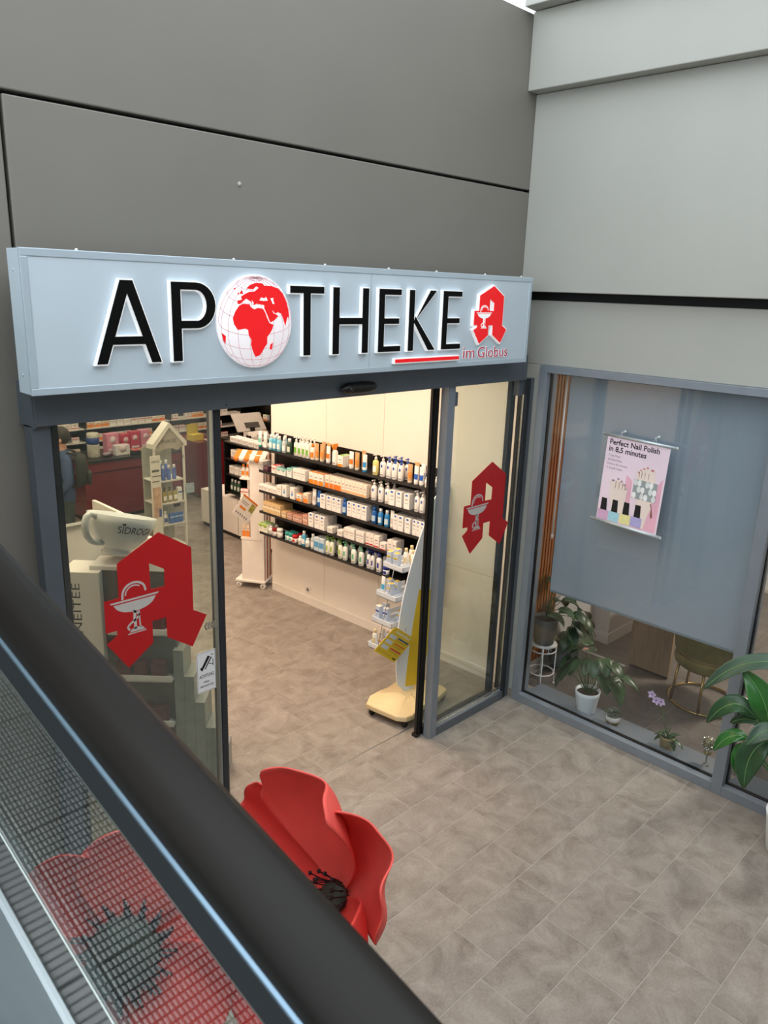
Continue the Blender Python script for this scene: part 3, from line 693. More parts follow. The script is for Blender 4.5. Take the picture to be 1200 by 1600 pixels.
SHELF_ITEMS = [
 [(3.302,'tube','teal',0.072), (3.212,'tube','white',0.072), (3.113,'bottle','aqua',0.060), (3.049,'bottle','blueaqua',0.060), (2.983,'bottle','aqua',0.062), (2.897,'bottle','clear',0.072), (2.816,'bottle','dark',0.072), (2.710,'pump','green',0.057), (2.649,'pump','green',0.057), (2.588,'pump','green',0.054), (2.531,'pump','green',0.054), (2.455,'bottle','orange',0.059), (2.392,'tube','tan',0.059), (2.318,'tube','tan',0.070), (2.227,'tube','blueorange',0.072), (2.130,'spray','orange',0.072), (2.030,'box','greenorange',0.072), (1.899,'tube','blueorange',0.071), (1.823,'tube','tan',0.071), (1.719,'tube','whiteblue',0.072), (1.576,'pump','yellow',0.072), (1.482,'pump','whitepump',0.072), (1.403,'pump','bluepump',0.066), (1.333,'pump','bluepump',0.066), (1.256,'pump','bluepump',0.072), (1.145,'tube','tan',0.070), (1.070,'tube','bluewhite',0.059), (1.007,'tube','bluewhite',0.058), (0.945,'bottle','small',0.042), (0.900,'bottle','small',0.042)],
 [(3.264,'box','grey',0.072), (3.178,'lowbox','plum',0.072), (3.046,'box','red',0.072), (2.962,'lowbox','teal',0.069), (2.889,'lowbox','teal',0.069), (2.790,'box','teal',0.072), (2.704,'box','white',0.058), (2.642,'box','white',0.058), (2.578,'box','white',0.060), (2.449,'box','orange',0.068), (2.377,'box','orange',0.067), (2.306,'box','orange',0.067), (2.215,'box','orange2',0.058), (2.153,'box','orange2',0.054), (2.096,'box','orange2',0.048), (2.045,'box','orange2',0.048), (1.991,'box','peach',0.047), (1.941,'box','peach',0.046), (1.892,'box','peach',0.046), (1.843,'box','peach',0.045), (1.795,'box','peach',0.045), (1.747,'box','peach',0.045), (1.692,'box','peach',0.052), (1.585,'pump','whitepump',0.072), (1.494,'pump','whitepump',0.072), (1.411,'pump','whitepump',0.071), (1.335,'box','bluewhite',0.071), (1.250,'box','bluewhite',0.072), (1.151,'box','bluewhite',0.072), (1.046,'pump','whitepump',0.058), (0.984,'pump','whitepump',0.058)],
 [(3.268,'lowbox','white',0.072), (3.190,'lowbox','white',0.071), (3.114,'lowbox','white',0.071), (3.038,'lowbox','white',0.071), (2.960,'box','white',0.072), (2.871,'box','blueround',0.072), (2.744,'box','blueround',0.072), (2.641,'lowbox','orange',0.072), (2.532,'box','peachorange',0.072), (2.425,'tube','white',0.069), (2.352,'tube','blue',0.069), (2.276,'box','bluewhite',0.071), (2.185,'box','bluewhite',0.071), (2.110,'box','bluewhite',0.063), (2.043,'box','bluewhite',0.063), (1.975,'bottle','blue',0.064), (1.893,'box','bluewhite',0.062), (1.827,'box','bluewhite',0.061), (1.762,'box','bluewhite',0.061), (1.690,'box','bluewhite',0.068), (1.572,'bottle','blue',0.072), (1.490,'bottle','bluefoam',0.072), (1.407,'bottle','bluefoam',0.061), (1.342,'tube','white',0.052), (1.287,'box','bluewhite',0.052), (1.216,'box','bluewhite',0.067), (1.128,'box','bluewhite',0.068), (1.056,'box','bluewhite',0.043), (1.010,'box','bluewhite',0.043), (0.951,'box','bluewhite',0.055)],
 [(3.194,'box','gold',0.072), (3.117,'box','gold',0.067), (3.046,'box','gold',0.067), (2.973,'box','gold',0.069), (2.881,'lowbox','gold',0.072), (2.790,'lowbox','rose',0.072), (2.699,'lowbox','rose',0.068), (2.627,'lowbox','rose',0.068), (2.539,'box','rose',0.072), (2.452,'box','bluewhite',0.072), (2.357,'box','bluewhite',0.071), (2.281,'box','bluewhite',0.071), (2.164,'lowbox','white',0.072), (2.020,'lowbox','white',0.072), (1.919,'box','white',0.066), (1.849,'box','white',0.066), (1.770,'box','white',0.053), (1.714,'box','white',0.053), (1.638,'box','redwhite',0.049), (1.586,'box','redwhite',0.049), (1.515,'box','redwhite',0.067), (1.430,'lowbox','redwhite',0.072), (1.346,'box','redwhite',0.056), (1.286,'box','redwhite',0.056)],
 [(3.275,'box','lime',0.070), (3.201,'box','lime',0.068), (3.129,'bottle','small',0.064), (3.061,'jar','redlid',0.064), (2.976,'jar','white',0.072), (2.850,'jar','teal',0.056), (2.790,'jar','teal',0.056), (2.725,'jar','red',0.061), (2.639,'bottle','small',0.055), (2.581,'bottle','blueaqua',0.055), (2.523,'bottle','small',0.055), (2.440,'bottle','clear',0.072), (2.362,'box','blueclear',0.072), (2.285,'box','blueclear',0.067), (2.214,'pump','lime',0.059), (2.151,'pump','lime',0.059), (2.027,'pump','lime',0.064), (1.959,'pump','mint',0.064), (1.836,'pump','mint',0.072), (1.729,'pump','mint',0.072), (1.629,'pump','navy',0.050), (1.576,'pump','navy',0.050), (1.490,'pump','navy',0.072), (1.396,'jar','navy',0.072)]]
PAL['red'] = ('f0e8e4','c82430','c82430')
shelf_goods()

# ---- surfboard sun-care stand just inside the doorway
m_sand = mat('sand_moulding', 'e6cfa0', .5, var=.05, scale=6)
m_board = mat('board_white', 'dfe6ee', .3, var=.01); m_yel = mat('board_yellow', 'e3bf2e', .35, var=.03); m_blue = mat('print_blue','2456a8',.5,var=0)
sb = thing('surfboard_display', 'sun cream display with white and yellow surfboard on a sandy wheeled base', 'display stand', (-.83,.43,0), world=True)
mb = MB()
bp = [(-1.19,.58),(-1.185,.50),(-1.15,.26),(-1.10,.195),(-1.03,.185),(-.93,.215),(-.86,.235),(-.80,.225),(-.66,.235),(-.50,.27),(-.47,.33),(-.50,.50),(-.56,.64),(-.70,.68),(-.86,.65),(-.95,.66),(-1.08,.65)]
cx, cy = -.83, .43
rings = []
for kx, z in ((1,.065),(1,.10),(.985,.112),(.8,.118),(.5,.135),(.2,.14)):
    rings.append([(cx+(p[0]-cx)*kx, cy+(p[1]-cy)*kx, z+(.012*math.sin(p[0]*22)*math.cos(p[1]*18) if kx < .9 else 0)) for p in bp])
nb = len(bp); vs = [p for r_ in rings for p in r_]; fs = []
for i in range(len(rings)-1):
    for j in range(nb): fs.append((i*nb+j, i*nb+(j+1) % nb, (i+1)*nb+(j+1) % nb, (i+1)*nb+j))
fs.append(tuple(range((len(rings)-1)*nb, len(rings)*nb))); fs.append(tuple(reversed(range(nb))))
A2 = sum(bp[i][0]*bp[(i+1) % nb][1]-bp[(i+1) % nb][0]*bp[i][1] for i in range(nb))
if A2 < 0: fs = [tuple(reversed(f)) for f in fs]
mb.add(vs, fs, 0, False); mb.build('sand_base', m_sand, sb, bevel=.006)
for x, y in ((-1.15,.545),(-1.085,.225),(-.53,.30),(-.60,.62)):
    w_ = MB().lathe([(.028,-.014),(.03,-.01),(.03,.01),(.028,.014)], 14, M=Matrix.Translation((x,y,.032)) @ Matrix.Rotation(PI/2, 4, 'X')).build('castor', m_black, sb)
    MB().box((x-.022,y-.024,.05), (x+.022,y+.024,.068)).build('castor_fork', m_black, w_)
# the board: outline in its own plane, leaning
b0 = Vector((-.81,.475,.125)); b1 = Vector((-.46,.505,1.86)); ax = (b1-b0); HL = ax.length; ax.normalize()
bx = (X-ax*ax.dot(X)).normalized(); bx = (bx*math.cos(-.10)+ax.cross(bx)*math.sin(-.10)).normalized()
def bw(t): return .015+.21*(math.sin(PI*min(1,max(0,(t*.93+.05)))**.82))**.8 if 0 < t < 1 else .012
nt_ = 26
def board(xa, xb, th, m, nm, par, t0=0., t1=1.):
    rows = []
    for side in (1,-1):
        g = []
        for i in range(nt_+1):
            t = t0+(t1-t0)*i/nt_; w_ = bw(t)
            g.append([tuple(b0+ax*(t*HL)+bx*(w_*q)+ax.cross(bx)*(side*th*(1-.5*abs(q)**3))) for q in ([xa+(xb-xa)*j/6 for j in range(7)])])
        rows.append(g)
    mb = MB(); mb.grid(rows[0]); mb.grid([r_[::-1] for r_ in rows[1]])
    for e in (0,-1):
        mb.grid([[rows[0][i][e], rows[1][i][e]] for i in range(nt_+1)])
    return mb.build(nm, m, par)
brd = board(-1,1,.012,m_board,'surfboard',sb)
board(-.30,.90,.0132,m_yel,'yellow_stripe',brd,.03,.52)
nrm = ax.cross(bx)
if nrm.y > 0: nrm = -nrm
mb = MB()
for (t, q, w_, h_) in ((.80,.2,.05,.012),(.74,.25,.07,.01),(.62,.3,.03,.05)):
    c_ = b0+ax*(t*HL)+bx*(bw(t)*q)+nrm*.0145
    mb.tube([c_-bx*w_/2-ax*h_/2, c_+bx*w_/4+ax*h_/2, c_+bx*w_/2-ax*h_/3], .003, 5)
mb.build('printed_scribble', mat('ink_grey','3c4048',.6,var=0), brd)
for i, (x0, y0, y1, z) in enumerate(((-.82,.565,.80,1.19),(-.895,.56,.80,.945),(-.945,.555,.79,.725),(-.99,.55,.785,.50))):
    tr = MB().box((x0,y0,z), (x0+.36,y1,z+.008)).box((x0,y0,z), (x0+.006,y1,z+.048)).box((x0,y0,z), (x0+.36,y0+.006,z+.048)).box((x0,y1-.006,z), (x0+.36,y1,z+.048)).build('tray', m_board, sb, bevel=.002)
    for j in range(1,3): MB().box((x0+.006,y0+(y1-y0)*j/3-.002,z+.008), (x0+.36,y0+(y1-y0)*j/3+.002,z+.03)).build('divider', m_board, tr)
MB().tube([(-.56,.64,.12),(-.50,.70,1.20)], .012, 8).build('support_pole', m_alu_lt, sb)
MB().tube([(-.999,.66,.50),(-.829,.66,1.20)], .003, 6).build('tray_wire', m_alu_lt, sb)
PAL['suny'] = ('c9d6e8','e8c83c','e3bf2e'); WORD['suny'] = 'yellow-topped'; PAL['sunt'] = ('f0eee8','e6d2a0','ead7a4'); WORD['sunt'] = 'cream-capped'; PAL['sunb'] = ('cdd9ea','2f50b0','e8dcc8'); WORD['sunb'] = 'blue-banded'; PAL['sunw'] = ('eef0f0','4fb0dc','f2f2f2'); WORD['sunw'] = 'white sky-blue'
TN = ['top','second','third','bottom']
def tray_goods(i, x0, y0, y1, z, spec):
    seen = {}
    for (dx, j, k, c, w, h) in spec:
        y = y0+(y1-y0)*(j+.5)/3
        seen[(k,c)] = seen.get((k,c), 0)+1
        goods(ONAME[k], k, c, w, h, (x0+dx, y, z+.009), PI/2+random.uniform(-.1,.1), f"{ORD[seen[(k,c)]-1]} {WORD[c]} sun cream {NOUN[k]} on the {TN[i]} surfboard tray", 'sun care on the surfboard stand')
tray_goods(0,-.82,.565,.80,1.19,[(.05,2,'box','suny',.05,.13),(.05,1,'box','suny',.05,.13),(.14,2,'box','suny',.05,.13),(.16,1,'bottle','sunt',.05,.15),(.17,0,'bottle','sunt',.05,.15),(.23,1,'bottle','sunt',.05,.16),(.24,0,'bottle','sunt',.05,.16)])
tray_goods(1,-.895,.56,.80,.945,[(.05,2,'tube','sunw',.055,.16),(.06,1,'box','suny',.05,.12),(.13,2,'box','suny',.05,.12),(.14,1,'box','suny',.05,.12)])
tray_goods(2,-.945,.555,.79,.725,[(.05,2,'box','sunb',.05,.13),(.06,1,'box','sunb',.05,.13),(.13,2,'box','sunb',.05,.13),(.15,0,'box','suny',.05,.1)])
tray_goods(3,-.99,.55,.785,.50,[(.05,2,'bottle','sunt',.05,.15),(.13,2,'box','peach',.05,.13),(.13,1,'box','sunb',.05,.12)])
# leaflet card clipped on the stand
T_ = Vector((-1.065,.40,.84)); Rr = Vector((-.82,.40,.655)); B_ = Vector((-1.07,.40,.505)); Lc = Vector((-1.30,.40,.70))
card = thing('leaflet_card', 'tilted yellow sun protection card clipped in front of the surfboard stand', 'card', (-1.07,.40,.505), world=True)
e1 = (Rr-T_); e2 = (Lc-T_); W_, H_ = e1.length, e2.length; e1.normalize(); e2.normalize()
CC = lambda p, q: (T_.x+e1.x*W_*p+e2.x*H_*q, T_.z+e1.z*W_*p+e2.z*H_*q)
mb = MB(); mb.prism(ccw([CC(.12,0),CC(1,0),CC(1,1),CC(0,1),CC(0,.12),CC(.03,.03)]), (0,.40,0), X, Z, .003); mb.build('sheet', m_yel, card)
def cardprint(nm, rect, m):
    p0,q0,p1,q1 = rect; MB().prism(ccw([CC(p0,q0),CC(p1,q0),CC(p1,q1),CC(p0,q1)]), (0,.397,0), X, Z, .0006).build(nm, m, card)
for j, cc in enumerate(('2a4a8c','d8702c','d0404a')):
    cardprint('colour_bar', (.45,.25+.2*j,.95,.30+.2*j), mat('bar_'+cc,cc,.5,var=0)); cardprint('product_picture', (.08,.25+.2*j,.38,.38+.2*j), mat('picture_grey','cfd0d2',.5,var=.2,scale=90))
    for q in (.335,.365): cardprint('print_line', (.45,q+.2*j,.85,q+.012+.2*j), mat('print_ochre','a88c28',.6,var=0))
text_mesh('lettering', 'Sonnenschutz', m_white, Vector((CC(.18,.16)[0],.3968,CC(.18,.16)[1])), e1, -e2, W_*.7, .03, .0004, card, bold=.01)
for q in (.86,.90): cardprint('print_line', (.08,q,.7,q+.012), mat('print_ochre','a88c28',.6,var=0))
cardprint('logo_mark', (.8,.90,.95,.94), m_ink)
MB().tube([(-.93,.41,.72),(-.86,.47,.74)], .004, 6).build('clip_arm', m_alu_lt, card)

# ---- orange and white floor display at the far end of the shelf
m_or = mat('display_orange', 'e8832a', .45, var=.03); m_brown = mat('display_brown_orange', 'b4662c', .5, var=.04); m_pw2 = mat('display_white', 'efe9e4', .45, var=.02)
fa = math.atan2(3.39-3.68, -.17+.35)
ds = thing('cardboard_display', 'white and orange wheeled product tower at the far end of the shelf wall', 'display stand', (-.165,3.40,0), fa)
# local +x runs along the broad side to the front corner, local +y into the shop behind
MB().box((-.36,0,.075), (.015,.27,.10)).build('base_board', m_white, ds, bevel=.004)
for x, y in ((-.32,.03),(-.02,.03),(-.02,.24),(-.32,.24)):
    w_ = MB().lathe([(.026,-.016),(.034,-.012),(.034,.012),(.026,.016)], 14, M=Matrix.Translation((x,y,.035)) @ Matrix.Rotation(PI/2, 4, 'X')).build('castor', m_white, ds)
    MB().lathe([(.012,-.0175),(.012,.0175)], 8, M=Matrix.Translation((x,y,.035)) @ Matrix.Rotation(PI/2, 4, 'X')).build('hub', mat('hub_grey','888a8c',.4), w_)
MB().box((-.28,.025,.10), (-.02,.035,.62)).build('lower_front', m_pw2, ds, bevel=.002)
MB().box((-.165,.02,.60), (-.02,.04,1.62)).build('tall_side_panel', m_pw2, ds, bevel=.002)
MB().box((-.02,.02,.10), (.0,.04,1.62)).build('corner_post', m_white, ds, bevel=.002)
for y, m in ((.045,m_brown),(.09,m_pw2),(.135,m_brown),(.18,m_pw2),(.225,m_brown)):
    MB().box((-.015,y-.0225,.10), (-.003,y+.0225,1.60)).build('striped_side', m, ds)
for z in (.62,.86,1.10,1.34): MB().box((-.29,.02,z-.02), (-.16,.25,z)).build('shelf_board', m_pw2, ds, bevel=.002)
MB().box((-.29,.24,.1), (-.02,.25,1.62)).build('back_panel', m_pw2, ds)
for i in range(6):
    mm = m_or if i % 2 == 0 else m_white
    x0 = -.34+.062*i
    MB().add([(x0,-.02,1.585),(x0+.062,-.02,1.585),(x0+.062,.10,1.655),(x0,.10,1.655),(x0,-.02,1.575),(x0+.062,-.02,1.575),(x0+.062,.10,1.645),(x0,.10,1.645)], [(0,1,2,3),(7,6,5,4),(0,4,5,1),(1,5,6,2),(2,6,7,3),(3,7,4,0)]).build('awning_stripe', mm, ds)
    MB().lathe([(.031,0),(.031,.004)], 10, M=Matrix.Translation((x0+.031,-.018,1.57)) @ Matrix.Rotation(PI/2, 4, 'X') ).build('awning_scallop', mm, ds)
Rz = Matrix.Translation((-.165,3.40,0)) @ Matrix.Rotation(fa, 4, 'Z')
for i, (x, z, k, c, h) in enumerate([(-.26,.62,'box','peachorange',.16),(-.21,.62,'box','peachorange',.16),(-.26,.86,'box','white',.12),(-.21,.86,'box','white',.12),(-.27,1.10,'box','red',.10),(-.22,1.10,'box','red',.10),(-.26,1.34,'bottle','orange',.15),(-.21,1.34,'bottle','orange',.15)]):
    goods(ONAME[k], k, c, .045, h, tuple(Rz @ Vector((x,.07,z+.001))), fa+PI, f"{'left' if i % 2 == 0 else 'right'} {WORD[c]} {NOUN[k]} on the {('lowest','second','third','top')[i//2]} tray of the striped tower", 'goods on the striped tower')
cd = thing('leaflet_card', 'tilted white leaflet with orange edge hanging on the striped tower', 'card', (-.44,3.36,.9), world=True)
T_ = Vector((-.448,3.36,1.237)); Rr = Vector((-.262,3.36,1.07)); Lc = Vector((-.61,3.36,1.049)); e1 = (Rr-T_); e2 = (Lc-T_); W_, H_ = e1.length, e2.length; e1.normalize(); e2.normalize()
MB().prism(ccw([CC(0,0),CC(1,0),CC(1,1),CC(0,1)]), (0,3.36,0), X, Z, .003).build('sheet', m_pw2, cd)
def cp2(nm, rect, m):
    p0,q0,p1,q1 = rect; MB().prism(ccw([CC(p0,q0),CC(p1,q0),CC(p1,q1),CC(p0,q1)]), (0,3.357,0), X, Z, .0006).build(nm, m, cd)
cp2('orange_edge', (0,0,1,.09), m_or); cp2('orange_label', (.15,.5,.55,.6), m_or); cp2('fruit_picture', (.68,.12,.95,.5), mat('fruit_print','a8a050',.5,var=.6,scale=60))
for j in range(6): cp2('print_line', (.1+.14*j,.8,.17+.14*j,.9), mat('print_grey','8a8088',.6,var=0))
cp2('print_line', (.12,.25,.55,.28), mat('print_grey','8a8088',.6,var=0)); cp2('print_line', (.12,.33,.5,.36), mat('print_grey','8a8088',.6,var=0))
MB().tube([(-.33,3.37,1.1),(-.28,3.40,1.12)], .004, 6).build('clip_arm', m_white, cd)

# ---- second shelf bay behind, white base unit below black shelves, facing the aisle
bay = thing('shelf_bay', 'black shelf bay on a white base unit behind the striped tower', 'shelf', (.70,4.6,0))
MB().box((0,-.6,.06), (.4,1.50,.56)).build('base_unit', m_warmwhite, bay, bevel=.003)
MB().box((.02,-.6,0), (.4,1.48,.06)).build('plinth', m_black, bay)
for y in (-.02,.56,1.15): MB().box((-.003,y-.002,.08), (0,y+.002,.58)).build('drawer_gap', m_dark, bay)
for z in (.66,.915,1.14,1.37):
    MB().box((.0,-.6,z-.022), (.4,.88,z)).build('shelf_board', m_shelf, bay, bevel=.002)
MB().box((.385,-.6,.6), (.4,.88,1.37)).build('back_panel', m_shelf, bay)
for y in (-.6,.86): MB().box((.0,y,.6), (.4,y+.02,1.37)).build('side_panel', m_shelf, bay)
bi = 0
BW = ['lowest','second','third','top']
for i, (z, k, c, w, h, ys) in enumerate([(.66,'bottle','dark',.06,.17,(.62,.70,.78)),(.915,'box','white',.10,.11,(.28,.4,.52,.64,.76)),(1.14,'box','redwhite',.13,.12,(.25,.4,.55,.70)),(1.37,'lowbox','small',.12,.07,(.02,.16,.3,.44,.58,.72))]):
    for j, y in enumerate(ys):
        goods(ONAME[k], k, c, w, h, (.70+.07,4.6+y,z+.001), PI/2, f"{ORD[len(ys)-1-j]} from left {WORD[c]} {NOUN[k]} on {BW[i]} board of the rear shelf bay", 'goods in the rear shelf bay')
        if k != 'bottle': goods(ONAME[k], k, c, w, h, (.70+.15,4.6+y,z+.001), PI/2, f"{ORD[len(ys)-1-j]} from left {WORD[c]} {NOUN[k]} behind another, {BW[i]} board of rear bay", 'goods in the rear shelf bay')

# ================================================================== BACK OF THE PHARMACY
m_cred = mat('counter_dark_red', '6e1620', .25, var=.04, coat=.4)
m_ctop = mat('counter_black_top', '151416', .25)
ct = thing('sales_counter', 'long dark red glossy sales counter with black top at the back left', 'counter', (-.05,7.15,0))
MB().box((-.52,0,.06), (1.05,.65,.74)).build('front_panel', m_cred, ct, bevel=.004)
MB().box((-.50,.03,0), (1.03,.62,.06)).build('plinth', m_black, ct)
MB().box((-.53,-.03,.76), (1.06,.66,.90)).build('upper_band', m_cred, ct, bevel=.004)
MB().box((-.50,.02,.74), (1.03,.63,.76)).build('shadow_gap', m_black, ct)
MB().box((-.58,-.06,.90), (1.09,.70,.94)).build('counter_top', m_ctop, ct, bevel=.004)
pd = thing('sales_counter', 'dark red counter pod right of the white display tower', 'counter', (1.72,7.75,0))
MB().box((-.26,-.38,.05), (.28,.4,.92)).build('body', m_cred, pd, bevel=.004)
MB().box((-.28,-.40,.92), (.30,.42,.95)).build('counter_top', m_cred, pd, bevel=.003)
MB().box((-.24,-.36,0), (.26,.38,.05)).build('plinth', m_black, pd)
p3 = thing('sales_counter', 'dark red checkout counter carrying the monitor, behind the shelf bay', 'counter', (2.35,6.95,0))
MB().box((-.5,-.3,.05), (.65,.35,.97)).build('body', m_cred, p3, bevel=.004)
MB().box((-.53,-.33,.97), (.68,.38,1.01)).build('counter_top', m_ctop, p3, bevel=.003)
MB().box((-.48,-.28,0), (.63,.33,.05)).build('plinth', m_black, p3)
# monitor seen from behind, keyboard-side printer, white tray
mo = thing('checkout_monitor', 'pale grey flat monitor tilted back on the checkout counter', 'monitor', (2.28,7.0,1.011), -.12)
tm = Matrix.Translation((0,0,.10)) @ Matrix.Rotation(-.75, 4, 'X')
MB().box((-.27,-.015,.0), (.27,.015,.36), M=tm).build('screen_back', mat('monitor_grey','c9c6c2',.4), mo, bevel=.006)
MB().box((-.26,.0155,.01), (.26,.018,.35), M=tm).build('screen', mat('screen_dark','20242a',.15), mo)
MB().box((-.10,-.03,.06), (.16,-.014,.16), M=tm).build('cable_cover', mat('monitor_vent','4a4846',.5), mo)
MB().box((-.04,-.02,0), (.04,.02,.16)).build('stand_neck', m_black, mo); MB().box((-.14,-.1,0), (.14,.1,.012)).build('stand_foot', m_black, mo, bevel=.003)
pr = thing('receipt_printer', 'white receipt printer with black front in front of the tilted monitor', 'printer', (2.18,6.78,1.014), -.12)
MB().prism([(-.1,0),(.1,0),(.1,.12),(-.04,.13),(-.1,.07)], (-.16,0,0), (0,1,0), (0,0,1), .36).build('housing', m_white, pr, bevel=.006)
MB().box((-.17,-.105,.0), (-.13,.0,.09)).build('black_flap', m_black, pr, bevel=.004)
MB().box((-.02,-.106,.08), (.16,-.08,.088)).build('paper_slot', m_black, pr)
# jar with blue lid, gift boxes, small dark goods, price card on the main counter
jr = thing('glass_jar', 'tall clear glass jar with blue band at the left end of the red counter', 'jar', (-.32,7.35,.941))
MB().lathe([(.085,0),(.09,.01),(.09,.22),(.075,.24)], 20).build('jar_body', mat('jar_glass','b9b6a8',.1,var=.25,scale=18), jr)
MB().lathe([(.092,.20),(.092,.285),(.085,.29)], 20).build('blue_lid', mat('lid_blue','27448c',.4), jr)
MB().lathe([(.08,.29),(.084,.30),(.084,.36),(.0001,.365)], 20).build('top_knob', mat('jar_top_pale','c8c8b8',.3), jr)
m_pink = mat('gift_pink','d88ca4',.4,var=.2,scale=40); m_lace = mat('gift_lace_print','d9d4d6',.4,var=.45,scale=120); m_ros = mat('gift_rose_red','c0405c',.4,var=.15,scale=30)
for i, (x, y, w, h, m, lab) in enumerate([(.08,7.28,.22,.15,m_lace,'white lace-patterned gift box on the red counter'),(.02,7.48,.2,.30,m_pink,'tall pale pink gift box behind the lace-patterned box'),(.24,7.50,.14,.27,m_ros,'first rose-red boxed set on the red counter'),(.40,7.50,.15,.29,m_ros,'second rose-red boxed set with round emblem on the red counter'),(.57,7.50,.16,.30,m_pink,'pink boxed set at the right end of the boxed sets')]):
    o = thing('gift_box', lab, 'box', (x,y,.941), random.uniform(-.1,.1))
    MB().bbox((-w/2,-.06,0), (w/2,.06,h), .003).build('carton', m, o); MB().box((-w*.4,-.0612,h*.15), (w*.4,-.06,h*.25)).build('print_band', m_white, o)
    MB().lathe([(w*.28,0),(w*.28,.0012)], 16, M=Matrix.Translation((0,-.06,h*.68)) @ Matrix.Rotation(PI/2, 4, 'X')).build('round_emblem', mat('emblem_pale','ead6da',.5), o)
for i in range(5):
    o = thing('snack_tray', ORD[i]+' small dark tray of sweets along the front of the red counter', 'tray', (.26+.09*i,7.24,.941))
    MB().box((-.04,-.08,0), (.04,.08,.05)).build('tray', m_black, o, bevel=.002)
    for j in range(3): MB().bbox((-.034,-.07+.05*j,.03), (.034,-.03+.05*j,.065), .004).build('wrapped_sweet', (m_ros, mat('sweet_gold','b8922c',.4), m_pink)[(i+j) % 3], o)
tk = thing('pile_of_samples', 'heap of shiny transparent sample bags beside the blue-lidded jar', 'bag', (-.14,7.30,.941))
for i in range(5): MB().sphere((random.uniform(-.06,.06),random.uniform(-.05,.05),.03),.04,0,8,(1,.9,.7)).build('sample_bag', mat('sample_foil','9a8f98',.2,.3,var=.3,scale=50), tk)
yb = thing('yellow_box', 'yellow carton display on top of the red counter pod', 'box', (1.55,7.6,.951), .1)
MB().box((-.11,-.08,0), (.11,.08,.10)).build('tray', mat('carton_yellow','d8c040',.5,var=.1,scale=30), yb, bevel=.003); MB().box((-.11,.06,.1), (.11,.075,.26)).build('header_card', mat('carton_yellow2','c9b43c',.5), yb)
lf = thing('leaflets', 'pink and white leaflets lying on the red counter pod', 'leaflet', (1.78,7.48,.951), -.2)
for i in range(3): MB().box((-.1+.03*i,-.07,.002*i), (.05+.03*i,.09,.002*i+.0015)).build('sheet', (m_white, m_ros, m_pink)[i], lf)
# back wall shelving
bs = thing('back_shelf', 'long black medicine shelf along the back wall behind the counters', 'shelf', (1.2,8.65,0))
MB().box((-2.6,.30,0), (2.1,.33,1.6)).build('back_panel', m_shelf, bs)
BZ = (.42,.68,.90,1.12)
for z in BZ: MB().box((-2.6,0,z-.02), (2.1,.30,z)).build('shelf_board', mat('shelf_white_edge','d8d4ce',.4), bs, bevel=.002)
for x in (-2.6,-1.05,.5,2.08): MB().box((x,.0,0), (x+.02,.3,1.6)).build('side_panel', m_shelf, bs)
bcnt = {}
for zi, z in enumerate(BZ[1:]):
    for i in range(30):
        x = -.9+.13*i
        if random.random() < .1 or any(abs(x-sx) < .075 for sx in (.16,1.71)): continue
        c = ('orange2','redwhite','peachorange','white','red')[(i//3+zi*2) % 5]
        if zi == 0 and i % 3 == 0: c = 'white'
        bcnt[(zi,c)] = bcnt.get((zi,c), 0)+1
        goods('medicine_carton', 'box', c, .115, .105 if (i+zi) % 4 else .085, (x,8.72,z+.001), PI, f"{ORD[bcnt[(zi,c)]-1]} from left {WORD[c]} carton in the {('lower','middle','upper')[zi]} row of the back shelf", 'cartons on the back wall shelf')
ss = thing('side_shelf', 'black shelf against the far right wall behind the checkout monitor', 'shelf', (3.38,7.2,0))
MB().box((-.02,-1.6,0), (.0,1.3,2.2)).build('back_panel', m_shelf, ss)
for z in (.5,.8,1.1,1.4): MB().box((-.3,-1.6,z-.02), (-.02,1.3,z)).build('shelf_board', m_shelf, ss, bevel=.002)
for y in (-1.6,1.28): MB().box((-.3,y,0), (-.02,y+.02,2.2)).build('side_panel', m_shelf, ss)
for i in range(9):
    for zi, z in enumerate((.8,1.1)):
        goods('medicine_carton', 'box', ('white','greenorange')[zi], .12, .1, (3.18,6.0+.26*i,z+.001), PI/2, f"{ORD[8-i]} from left {WORD[('white','greenorange')[zi]]} carton on the far right wall shelf", 'cartons on the far right wall shelf')
# ---- house-shaped skincare display
ur = thing('skincare_tower', 'white house-shaped skincare tower with blue bottles in front of the red counter', 'display stand', (-.30,5.20,0))
m_uw = mat('tower_cream', 'e4e0d4', .45, var=.02)
MB().box((-.20,0,.0), (.22,.36,.10)).build('base_box', m_uw, ur, bevel=.004)
MB().box((-.20,.34,.1), (.22,.36,1.40)).build('back_panel', mat('tower_back_glass','a8a89c',.3), ur)
MB().box((-.29,-.03,.12), (-.15,-.015,1.36)).build('side_banner', m_uw, ur, bevel=.002)
MB().box((-.275,-.0325,.55), (-.165,-.03,.95)).build('banner_picture', mat('banner_skin_print','c9a58a',.5,var=.3,scale=14), ur)
MB().box((-.2,-.0335,.56), (-.165,-.0325,.66)).build('banner_bottle', mat('bottle_blue_print','3c5a9c',.5), ur)
text_mesh('lettering', 'URIAGE', m_ink, (-.278,-.031,1.27), X, Z, .115, .03, .001, ur)
for i, z in enumerate((1.15,1.09,1.02)): MB().box((-.275,-.0325,z), (-.175+.02*(i % 2),-.03,z+(.03 if i == 0 else .012))).build('print_line', mat('ink_olive','5c5c50',.6,var=0), ur)
for x_ in (-.22,.20):
    for y_ in (.0,): MB().box((x_,y_,.1), (x_+.02,y_+.03,1.52)).build('side_post', m_uw, ur)
mb = MB(); A_ = [(-.24,1.50),(0,1.76),(.24,1.50),(.24,1.44),(.20,1.44),(.20,1.47),(0,1.70),(-.20,1.47),(-.20,1.44),(-.24,1.44)]
mb.prism(ccw(A_), (0,.14,0), X, Z, .16); mb.build('roof_frame', m_uw, ur, bevel=.003)
